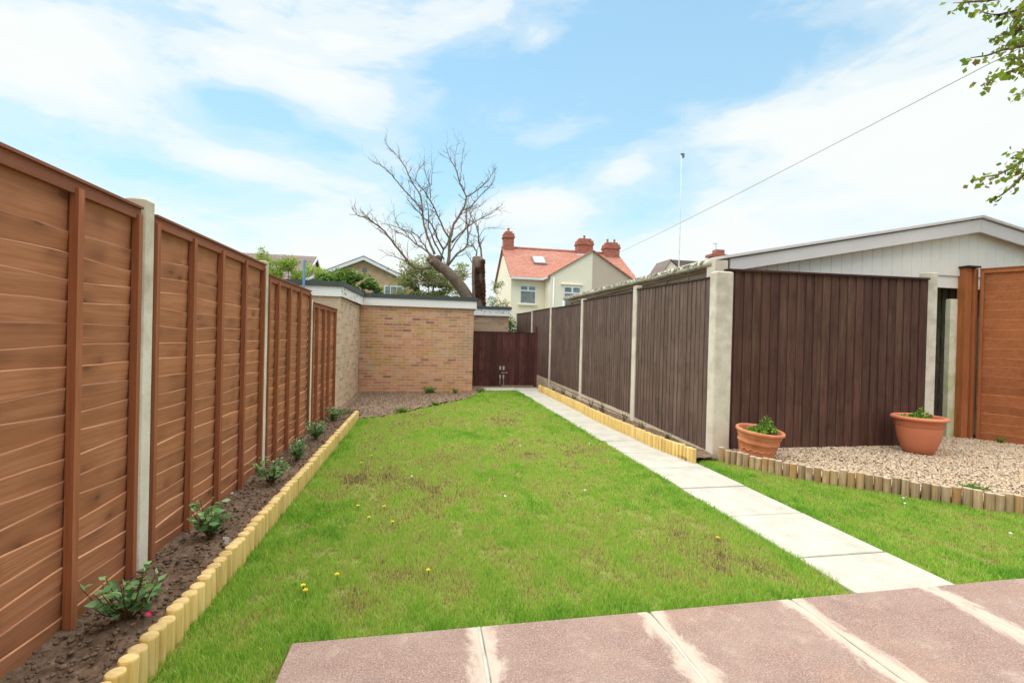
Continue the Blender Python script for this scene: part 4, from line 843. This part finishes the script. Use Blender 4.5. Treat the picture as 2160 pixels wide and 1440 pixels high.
mb.add([(8.2, 35.5, zq(35.5)), (9.25, 35.5, zq(35.5)), (9.25, 36.6, zq(36.6)), (8.2, 36.6, zq(36.6)), (8.2, 35.5, zq(35.5) + .1), (9.25, 35.5, zq(35.5) + .1), (9.25, 36.6, zq(36.6) + .1), (8.2, 36.6, zq(36.6) + .1)], [(0, 3, 2, 1), (4, 5, 6, 7), (0, 1, 5, 4), (1, 2, 6, 5), (2, 3, 7, 6), (3, 0, 4, 7)])
sk = obj('skylight', mb, M['dkmetal'], roof)
mb = MB(); mb.add([(8.33, 35.65, zq(35.65) + .105), (9.12, 35.65, zq(35.65) + .105), (9.12, 36.45, zq(36.45) + .105), (8.33, 36.45, zq(36.45) + .105)], [(0, 1, 2, 3)]); obj('skylight_pane', mb, plain('painted_sky_glass', (.62, .66, .68), .1, .05, spec=.8), roof)  # sky reflection put into the pane's pale base colour
chimney(t, 6.12, 6.95, 37.6, 38.4, 8.2, 10.15, 1); chimney(t, 12.45, 13.75, 37.5, 38.4, 8.3, 9.95, 1); chimney(t, 14.85, 16.1, 37.4, 38.3, 8.0, 9.75, 2)
# brown brick house
t = thing('buff_brick_house', (-3.9, 30, 0), 'buff brick gable house with white bargeboards behind the laurel', 'house')
AX, AZ, EX1, EX0, EZ = -3.86, 6.10, -.85, -6.95, 4.72
obj('wall', MB().prism([(EX0, 0), (EX1, 0), (EX1, EZ - .05), (AX, AZ - .12), (EX0, EZ - .05)], 1, 30, 38), M['brickH'], t)
mb = MB()
for xe in (EX0 - .3, EX1 + .3):
    ze = EZ - .13; mb.add([(xe, 29.75, ze), (AX, 29.75, AZ), (AX, 38.2, AZ), (xe, 38.2, ze), (xe, 29.75, ze + .1), (AX, 29.75, AZ + .1), (AX, 38.2, AZ + .1), (xe, 38.2, ze + .1)], [(0, 1, 2, 3), (4, 7, 6, 5), (0, 4, 5, 1), (1, 5, 6, 2), (3, 2, 6, 7), (0, 3, 7, 4)])
obj('roof', mb, M['greytile'], t)
for xe, s in ((EX0 - .3, -1), (EX1 + .3, 1)): obj('bargeboard', MB().prism([(xe, EZ - .28), (AX + s * .002, AZ - .17), (AX + s * .002, AZ + .02), (xe, EZ - .10)], 1, 29.70, 29.74), M['pvc'], t)
w = window(t, -2.62, -1.44, 3.4, 4.45, 29.98, 0, 0, True)
obj('glazing_bars', MB().box(-2.25, -2.21, 29.92, 29.99, 3.45, 4.4).box(-1.87, -1.83, 29.92, 29.99, 3.45, 4.4).box(-2.55, -1.5, 29.91, 29.985, 3.9, 3.94), M['pvc'], w)
obj('air_vent', MB().box(-3.95, -3.7, 29.96, 29.99, 5.25, 5.5), M['dkmetal'], t)
obj('gutter', MB().tube([(-.52, 29.7, 4.52), (-.52, 38, 4.52)], .06, 8), M['felt'], t)
# long roof on the left
t = thing('brown_roofed_house', (-18, 34, 0), 'long brown roofed house partly hidden by the bright green bush', 'house')
obj('wall', MB().prism([(32.2, 0), (39.8, 0), (39.8, 4.6), (36, 6.7), (32.2, 4.6)], 0, -34, -8.1), M['brickH'], t)
mb = MB()
for ya in (31.8, 40.2): mb.add([(-34.3, ya, 4.45), (-7.95, ya, 4.45), (-7.95, 36, 6.85), (-34.3, 36, 6.85), (-34.3, ya, 4.55), (-7.95, ya, 4.55), (-7.95, 36, 6.95), (-34.3, 36, 6.95)], [(0, 1, 2, 3), (4, 7, 6, 5), (0, 4, 5, 1), (1, 5, 6, 2), (3, 2, 6, 7), (0, 3, 7, 4)])
obj('roof', mb, M['browntile'], t)
obj('bargeboard', MB().prism([(31.8, 4.3), (36, 6.72), (40.2, 4.3), (40.2, 4.5), (36, 6.92), (31.8, 4.5)], 0, -7.92, -7.88), M['pvc'], t)
# far right roofs
t = thing('distant_house', (34, 60, 0), 'distant cream gabled house beside the aerial mast', 'house')
a = onY(1403, 566, 60); b_ = onY(1414, 548, 60); c_ = onY(1440, 566, 60); d_ = onY(1490, 555, 60)
obj('wall', MB().prism([(a[0], 0), (c_[0], 0), (c_[0], a[2] - .3), (b_[0], b_[2] - .1), (a[0], a[2] - .3)], 1, 60, 61), M['render1'], t)
mb = MB(); mb.add([(b_[0], 59.8, b_[2]), (d_[0], 59.8, b_[2]), (d_[0] + 1, 59.8, 6), (c_[0] + .5, 59.8, a[2] - .6), (b_[0], 64, b_[2]), (d_[0], 64, b_[2]), (d_[0] + 1, 64, 6), (c_[0] + .5, 64, a[2] - .6)], [(0, 1, 2, 3), (7, 6, 5, 4), (0, 4, 5, 1), (1, 5, 6, 2), (2, 6, 7, 3), (3, 7, 4, 0)]); 
mb.prism([(a[0] - .3, a[2] - .5), (b_[0], b_[2] - .05), (b_[0], b_[2] + .1), (a[0] - .3, a[2] - .3)], 1, 59.7, 64); obj('roof', mb, M['browntile'], t)
t = thing('distant_house', (40, 50, 0), 'distant house of which a red chimney with an aerial shows above the garage', 'house')
a = onY(1500, 560, 50); b_ = onY(1534, 527, 50)
obj('wall', MB().prism([(a[0] - 6, 0), (a[0] + 10, 0), (a[0] + 10, 6), (a[0] + 2, 9.4), (a[0] - 6, 6)], 1, 50, 58), M['render2'], t)
obj('roof', MB().prism([(a[0] - 6.5, 5.9), (a[0] + 2, 9.5), (a[0] + 10.5, 5.9), (a[0] + 10.5, 6.1), (a[0] + 2, 9.72), (a[0] - 6.5, 6.1)], 1, 49.8, 58.2), M['browntile'], t)
mb = MB(); mb.box(a[0] + .2, a[0] + 1.9, 50, 51, 7.5, b_[2] - .5); mb.box(a[0] - .1, a[0] + 2.2, 49.9, 51.1, b_[2] - .9, b_[2] - .6); mb.box(a[0] + .7, a[0] + 1.8, 50.1, 50.9, b_[2] - .5, b_[2]); ch = obj('chimney', mb, M['brickC'], t)
obj('aerial', MB().tube([(a[0] + .9, 50.5, b_[2] - .2), (a[0] + .9, 50.5, b_[2] + .8)], .03, 6).tube([(a[0] + .5, 50.5, b_[2] + .75), (a[0] + 1.1, 50.5, b_[2] + .8)], .03, 6), M['dkmetal'], ch)

t = thing('added_rear_house', (1, -3, 0), 'unseen brick house added behind the patio to keep light off camera-facing surfaces', 'house')  # added unseen house, blocks skylight from behind the camera
obj('wall', MB().box(-4.5, 7.5, -9, -2.6, 0, 5.2), M['brickB'], t)
obj('roof', MB().prism([(-9.4, 5.1), (-5.8, 7.4), (-2.2, 5.1), (-2.2, 5.25), (-5.8, 7.6), (-9.4, 5.25)], 0, -4.8, 7.8), M['browntile'], t)
window(t, -3.2, -1.2, 1.0, 2.2, -2.59); window(t, 3.4, 5.4, 1.0, 2.2, -2.59); obj('patio_door', MB().box(.2, 2.2, -2.6, -2.55, .05, 2.15), M['pvc'], t)
# ---------------------------------------------------------------- trees
def jig(p, s): return Vector(p) + Vector((random.gauss(0, s), random.gauss(0, s), random.gauss(0, s)))
def twigs(mb, pts, radii, depth, spread=.8, dens=1.0, ends=None, L0=1.0):
    for i in range(len(pts) - 1):
        a, b_ = Vector(pts[i]), Vector(pts[i + 1]); seg = (b_ - a)
        nn2 = max(1, int(seg.length * dens * (1.4 if i > 0 else .6) + random.random()))
        for k in range(nn2):
            if i == 0 and len(pts) > 4 and radii[0] > .1: continue
            p = a.lerp(b_, random.random()); d = (seg.normalized() + Vector((random.gauss(0, spread), random.gauss(0, spread), random.gauss(.15, spread * .7)))).normalized()
            L = L0 * random.uniform(.35, 1.0); q = [p]
            for _ in range(4): d = (d + Vector((random.gauss(0, .22), random.gauss(0, .22), random.gauss(.06, .18)))).normalized(); q.append(q[-1] + d * L / 4)
            r0 = min(radii[i] * .6, .017 if depth else .0115); mb.tube(q, [r0, r0 * .85, r0 * .7, r0 * .55, r0 * .4], 4, cap=False)
            if ends is not None: ends.append(q[-1]); ends.append(q[2])
            if depth: twigs(mb, q, [r0] * 5, depth - 1, spread, dens * 1.5, ends, L0 * .5)
t = thing('bare_tree', (2.1, 20, 0), 'leaning bare pollarded tree with many thin branches behind the brick garage', 'tree')
def zt(x, y_, Y=20.0): return onY(700 + x / 3.6, 280 + y_ / 3.6, Y)
def limb(pl, r0, r1, dy=0.0, y0=20.0, sub=3):
    n_ = len(pl); base = [Vector(zt(x, y_, y0 + dy * (i / (n_ - 1)) ** 1.2)) for i, (x, y_) in enumerate(pl)]
    out = []
    for i in range(n_ - 1):
        p_1 = base[max(i - 1, 0)]; p0, p1 = base[i], base[i + 1]; p2 = base[min(i + 2, n_ - 1)]
        for k in range(sub):
            s = k / sub; out.append(.5 * ((2 * p0) + (p1 - p_1) * s + (2 * p_1 - 5 * p0 + 4 * p1 - p2) * s * s + (3 * p0 - p_1 - 3 * p1 + p2) * s ** 3) + Vector((random.gauss(0, .012), random.gauss(0, .02), random.gauss(0, .012))))
    out.append(base[-1]); k = len(out); return out, [r0 + (r1 - r0) * (i / (k - 1)) ** .8 for i in range(k)]
mb = MB(); g0 = Vector(zt(1100, 1400)); 
pts, rr = limb([(1110, 1400), (1010, 1215), (930, 1110), (850, 1040), (790, 990), (755, 955)], .27, .20); pts = [Vector((g0.x + .1, 20, -.1))] + pts; mb.tube(pts, [.34] + rr, 14)
_v, _f = ico()
for _ in range(16): p = jig(pts[-1 - _ // 5], .10); mb.add(_v * random.uniform(.07, .16) + np.array(p), [tuple(q) for q in _f])
pts, rr = limb([(1115, 1400), (1107, 1250), (1104, 1100), (1108, 950)], .27, .235); IV = list(pts); mb.tube([Vector((g0.x + .15, 20, -.1))] + pts, [.34] + rr, 14)
trunk = obj('trunk', mb, M['bark'], t, True)
LIMBS = [([(760, 1020), (640, 1025), (560, 950), (480, 850), (400, 750), (330, 690), (260, 645), (200, 630), (150, 570)], .085, .012, -1.5), ([(770, 960), (720, 900), (650, 850), (560, 780), (480, 745), (420, 700)], .06, .012, 1.6),
 ([(650, 850), (600, 765), (520, 730), (480, 650), (470, 590)], .035, .010, 1.0), ([(780, 920), (740, 820), (700, 700), (690, 600), (670, 480), (620, 390), (560, 270), (510, 190), (450, 130), (395, 45)], .075, .010, 1.2),
 ([(690, 600), (600, 490), (500, 380), (440, 300), (390, 260), (300, 210)], .045, .009, -.8), ([(850, 890), (800, 800), (760, 700), (700, 650), (620, 560), (570, 510)], .06, .010, -2),
 ([(890, 800), (830, 690), (780, 580), (740, 500), (690, 430), (640, 370), (650, 300), (710, 220)], .055, .009, -1.2), ([(750, 500), (745, 400), (715, 310), (700, 200)], .03, .008, -.6), ([(750, 400), (760, 300), (755, 170)], .022, .007, .5),
 ([(880, 1010), (890, 900), (900, 800), (930, 690), (990, 590), (1020, 490), (980, 400), (940, 280), (890, 180), (870, 120)], .105, .010, .8), ([(940, 260), (935, 180), (950, 110), (970, 50)], .02, .007, .8), ([(975, 370), (985, 280), (990, 180), (1010, 80)], .024, .007, .8),
 ([(1020, 490), (1100, 440), (1180, 370), (1220, 310), (1250, 270)], .045, .009, 1.0), ([(990, 590), (1060, 560), (1130, 470), (1200, 410), (1240, 330)], .045, .009, -.5),
 ([(910, 830), (1000, 740), (1080, 680), (1160, 640), (1230, 600), (1300, 540)], .05, .009, -1.2), ([(890, 1000), (950, 920), (1020, 870), (1035, 780), (1020, 650), (1030, 560)], .075, .02, -.5),
 ([(830, 970), (850, 880), (880, 840), (900, 760)], .05, .03, .4), ([(1095, 965), (1100, 900), (1070, 860), (1030, 850)], .055, .02, .3), ([(1135, 960), (1135, 880), (1115, 820), (1110, 740), (1080, 680), (1045, 600), (1035, 520)], .06, .012, .4),
 ([(1065, 985), (1050, 955), (1025, 925)], .03, .012, .1), ([(1120, 790), (1160, 730), (1240, 725), (1340, 735)], .02, .006, .8), ([(640, 1040), (560, 980), (480, 940), (410, 930)], .03, .008, -.7), ([(860, 1130), (780, 1140), (700, 1140), (640, 1110)], .045, .012, 1.6),
 ([(760, 950), (700, 860), (650, 780), (560, 740), (440, 700), (370, 690)], .045, .009, .8), ([(850, 960), (790, 850), (740, 720), (735, 600), (720, 500), (740, 400)], .05, .009, -1.0), ([(900, 900), (960, 800), (1040, 700), (1060, 600), (1120, 560), (1180, 500)], .04, .009, 1.0)]
mb = MB(); mt = MB()
for pl_, r0, r1, dy in LIMBS:
    pts, rr = limb(pl_, r0 * .88, r1, dy); mb.tube(pts, [q * .85 for q in rr], 7); twigs(mt, pts[2:], [q * .8 for q in rr[2:]], 1, .6, 1.7, None, .72)
obj('branches', mb, M['twig'], t, True); obj('twigs', mt, M['twig'], t)
n_ = 3800; Cs = []; rs = np.random.default_rng(3)
ang = rs.uniform(-2.2, 1.0, n_); zf = rs.uniform(.0, 1, n_) ; x0 = zt(1112, 1400)[0]; za, zb2 = 2.6, zt(1108, 945)[2]
zi = np.array([p.z for p in IV]); xi = np.array([p.x for p in IV]); o_ = np.argsort(zi); x0 = np.interp(za + zf * (zb2 - za), zi[o_], xi[o_])
Cs = np.stack([x0 + .02 + (.25 + rs.uniform(-.03, .05, n_)) * np.cos(ang) * (1 - .1 * zf), 20 + .3 * np.sin(ang), za + zf * (zb2 - za) * (.95 - .15 * (ang < -1.2))], 1)
Dd = np.stack([np.cos(ang), np.sin(ang), rs.uniform(-1, .3, n_)], 1); keep = (fbm(Cs[:, 2] * 2.5, ang * 1.5, 4) + .18 * (ang > -.9)) > .50
V, Fc = leaf_arrays(Cs[keep], Dd[keep], rs.uniform(.03, .08, keep.sum()), .9); npobj('ivy_growth', V, Fc, np.repeat(rs.random(keep.sum()), 2), M['ivy'], t)

def leafy(name, loc, blobs, nleaf, size, mat, lab, cat, trunkr=.08, group=None, bark=True, seed=0, dens_thr=.42, upright=0.0, asp=.5, sprays=0, ntw=10):
    rs = np.random.default_rng(seed); random.seed(seed + 99); t = thing(name, loc, lab, cat, group); Cs = []; Rr = []
    vols = np.array([b_[3] * b_[4] * b_[5] for b_ in blobs]) ** .8; ns = (vols / vols.sum() * nleaf).astype(int)
    for (x, y_, z, rx, ry, rz), k in zip(blobs, ns):
        u = rs.normal(0, 1, (k, 3)); u /= np.linalg.norm(u, axis=1, keepdims=True); rad_ = rs.uniform(0, 1, (k, 1)) ** .45
        p = u * rad_ * np.array([rx, ry, rz]); p *= (1 + .28 * (fbm(u[:, 0] * 3 + x, u[:, 2] * 3 + y_, seed, 2)[:, None] - .5)); p += np.array([x, y_, z]); Cs.append(p)
    Cs = np.concatenate(Cs); f = fbm(Cs[:, 0] * 3.2 / max(1, size * 8) + Cs[:, 1], Cs[:, 2] * 3.2 / max(1, size * 8), seed, 3); keep = f > dens_thr; Cs = Cs[keep]; f = f[keep]
    D_ = rs.normal(0, 1, Cs.shape); D_[:, 2] = np.abs(D_[:, 2]) * .5 + upright - .2
    R_ = np.clip(f * .9 + rs.normal(0, .2, len(Cs)), 0, 1)
    V, Fc = leaf_arrays(Cs, D_, rs.uniform(.6, 1.3, len(Cs)) * size, asp)
    mb = MB(); c0 = Vector(loc)
    top = Vector((np.mean([b_[0] for b_ in blobs]), np.mean([b_[1] for b_ in blobs]), np.mean([b_[2] for b_ in blobs])))
    mb.tube([c0, c0.lerp(top, .5) + Vector((.05, 0, 0)), top], [trunkr, trunkr * .8, trunkr * .4], 8)
    obj('trunk', mb, M['bark'], t, True); mb = MB()
    for b_ in blobs:
        e = Vector(b_[:3]); p = c0.lerp(top, .55); mb.tube([p, p.lerp(e, .5) + Vector((0, 0, .1)), e], [trunkr * .5, trunkr * .35, trunkr * .15], 6)
        for _ in range(ntw):
            d = Vector((random.gauss(0, 1), random.gauss(0, 1), abs(random.gauss(.3, 1)))).normalized(); e2 = e + Vector((d.x * b_[3], d.y * b_[4], d.z * b_[5])) * random.uniform(.7, 1.08)
            mb.tube([e, e.lerp(e2, .5) + Vector((random.gauss(0, .08),) * 3), e2], [trunkr * .18, trunkr * .12, .004], 4, cap=False)
    obj('limbs', mb, M['twig'], t); npobj('crown', V, Fc, np.repeat(R_, 2), mat, t); return t
leafy('bushy_tree', (-4.3, 15, 0), [(-4.5, 15, 2.85, .65, .7, .75), (-3.7, 15, 2.8, .75, .7, .68), (-3.0, 15.2, 2.7, .65, .7, .65), (-4.85, 15, 3.25, .22, .3, .60), (-4.1, 15, 3.35, .4, .4, .35), (-3.9, 15, 2.2, 1.4, .8, .8)], 30000, .105, M['lime'], 'bright yellow green feathery bush behind the left brick garage', 'bush', .05, seed=4, upright=.5, asp=.28, dens_thr=.42, ntw=30)
leafy('laurel_bush', (-1.9, 14, 0), [(-2.35, 14, 2.72, .55, .5, .52), (-1.85, 14, 2.64, .45, .5, .44), (-1.55, 14, 2.5, .26, .4, .40), (-2.85, 14.1, 2.68, .4, .4, .42), (-2.0, 14, 2.1, .9, .6, .6)], 17000, .115, M['laurel'], 'glossy dark green laurel rising over the garage roof corner', 'bush', .05, seed=6, dens_thr=.36, asp=.45, ntw=8)
leafy('spring_tree', (-.2, 25, 0), [(-1.0, 25, 4.3, 1.1, 1, 1.0), (.1, 25, 4.5, 1.2, 1, 1.2), (1.2, 25, 3.9, 1.0, 1, 1.1), (-.4, 25, 3.3, 1.5, 1, 1.0), (1.9, 25.2, 4.6, .7, .8, .8)], 16000, .14, M['spring'], 'pale spring leaved tree seen through the bare tree branches', 'tree', .10, seed=8, dens_thr=.47, ntw=22)
leafy('young_tree', (3.9, 26, 0), [(3.7, 26, 2.9, .55, .5, 1.0), (4.4, 26, 2.8, .45, .4, .8), (3.9, 26, 4.2, .5, .4, .5)], 2600, .11, M['spring'], 'thin pale green sapling between the ivy trunk and the cream house', 'tree', .04, seed=10, dens_thr=.46, ntw=16)
leafy('hedge_bush', (3.0, 17.6, 0), [(3.0, 16.9, 1.3, .38, .5, 1.0), (3.0, 16.9, .6, .4, .5, .6)], 5000, .08, M['laurel'], 'dark green hedge in the gap beyond the gate', 'bush', .03, seed=12, dens_thr=.2)
# overhanging tree, right
t = thing('leafy_tree', (10.2, 5.0, 0), 'leafy branches hanging into the top right corner of the sky', 'tree')
def zb(x, y_, Y=5.0): return Vector(onY(1980 + x / 3.27, y_ / 3.27, Y))
random.seed(21)
mb = MB(); tr = [Vector((10.2, 5, 0)), Vector((10.15, 5, 2)), Vector((10.2, 5.05, 4)), Vector((10.1, 5, 6.2)), Vector((10.2, 5, 8))]; mb.tube(tr, [.17, .14, .11, .07, .03], 10); obj('trunk', mb, M['bark'], t, True)
BR = [([(589, -60), (420, -10), (300, 8), (200, 15), (100, 22)], 6.0), ([(640, 60), (500, 85), (420, 105), (330, 95), (285, 75)], 5.6), ([(650, 190), (560, 200), (480, 235), (390, 250)], 5.3), ([(650, 310), (560, 320), (440, 345), (330, 385), (220, 400)], 5.0), ([(650, 430), (560, 470), (480, 500), (400, 535), (320, 580)], 4.6), ([(660, 560), (620, 610), (570, 650)], 4.3),
      ([(680, 1060), (600, 1090), (500, 1160), (400, 1210), (300, 1222)], 3.7), ([(680, 1130), (600, 1190), (500, 1290), (440, 1340), (370, 1380)], 3.3), ([(680, 1000), (600, 1040), (520, 1075)], 3.9), ([(640, 20), (560, 60), (520, 130), (530, 200)], 5.8), ([(640, 230), (580, 270), (520, 290)], 5.4), ([(640, 360), (570, 400), (500, 410)], 5.1)]
mb = MB(); Cs, Ds, Ss, Rr = [], [], [], []
for pl_, hz in BR:
    pts = [zb(x, y_, 5.0 + random.uniform(-.25, .25)) for x, y_ in pl_]; st = Vector((10.15, 5, min(hz, 7.5))); pts = [st, st.lerp(pts[0], .5) + Vector((0, 0, .15))] + pts
    k = len(pts); mb.tube(pts, [.035 * (1 - i / (k - .5)) + .0035 for i in range(k)], 6)
    for i in range(2, k - 1):
        for q in range(5):
            p = pts[i].lerp(pts[i + 1], random.random()); 
            for _ in range(random.choice((1, 2, 3))):
                o_ = Vector((random.gauss(0, .035), random.gauss(0, .05), random.gauss(-.02, .035))); Cs.append(p + o_); Ds.append((random.gauss(-.3, .7), random.gauss(0, .7), random.gauss(-.5, .5))); Ss.append(random.uniform(.055, .10)); Rr.append(random.random())
    for _ in range(6): o_ = Vector((random.gauss(0, .05), random.gauss(0, .05), random.gauss(-.01, .04))); Cs.append(pts[-1] + o_); Ds.append((random.gauss(-.4, .7), random.gauss(0, .7), random.gauss(-.4, .5))); Ss.append(random.uniform(.055, .10)); Rr.append(random.random())
for x, y_ in [(470, 130), (510, 100), (570, 80), (540, 160), (560, 230), (575, 300), (500, 380), (560, 420), (550, 480), (440, 480), (385, 560), (580, 640), (540, 1070), (530, 1140), (575, 1110), (325, 1220), (560, 1200), (590, 370), (590, 150)]:
    p = zb(x, y_, 5.0 + random.uniform(-.2, .2))
    for _ in range(9): Cs.append(p + Vector((random.gauss(0, .06), random.gauss(0, .08), random.gauss(0, .06)))); Ds.append((random.gauss(-.2, .7), random.gauss(0, .7), random.gauss(-.4, .5))); Ss.append(random.uniform(.055, .10)); Rr.append(random.random())
cr = 900; u = RNG.normal(0, 1, (cr, 3)); u /= np.linalg.norm(u, axis=1, keepdims=True); q = u * RNG.uniform(.3, 1, (cr, 1)) * np.array([1.1, 1.3, 1.9]) + np.array([10.3, 5, 6.4])
Cs += list(q); Ds += list(RNG.normal(0, 1, (cr, 3))); Ss += [.09] * cr; Rr += list(RNG.random(cr))
obj('branches', mb, M['twig'], t, True); V, Fc = leaf_arrays(np.array([tuple(c) for c in Cs]), np.array([tuple(d) for d in Ds]), np.array(Ss), .8); npobj('crown', V, Fc, np.repeat(Rr, 2), M['hazel'], t)
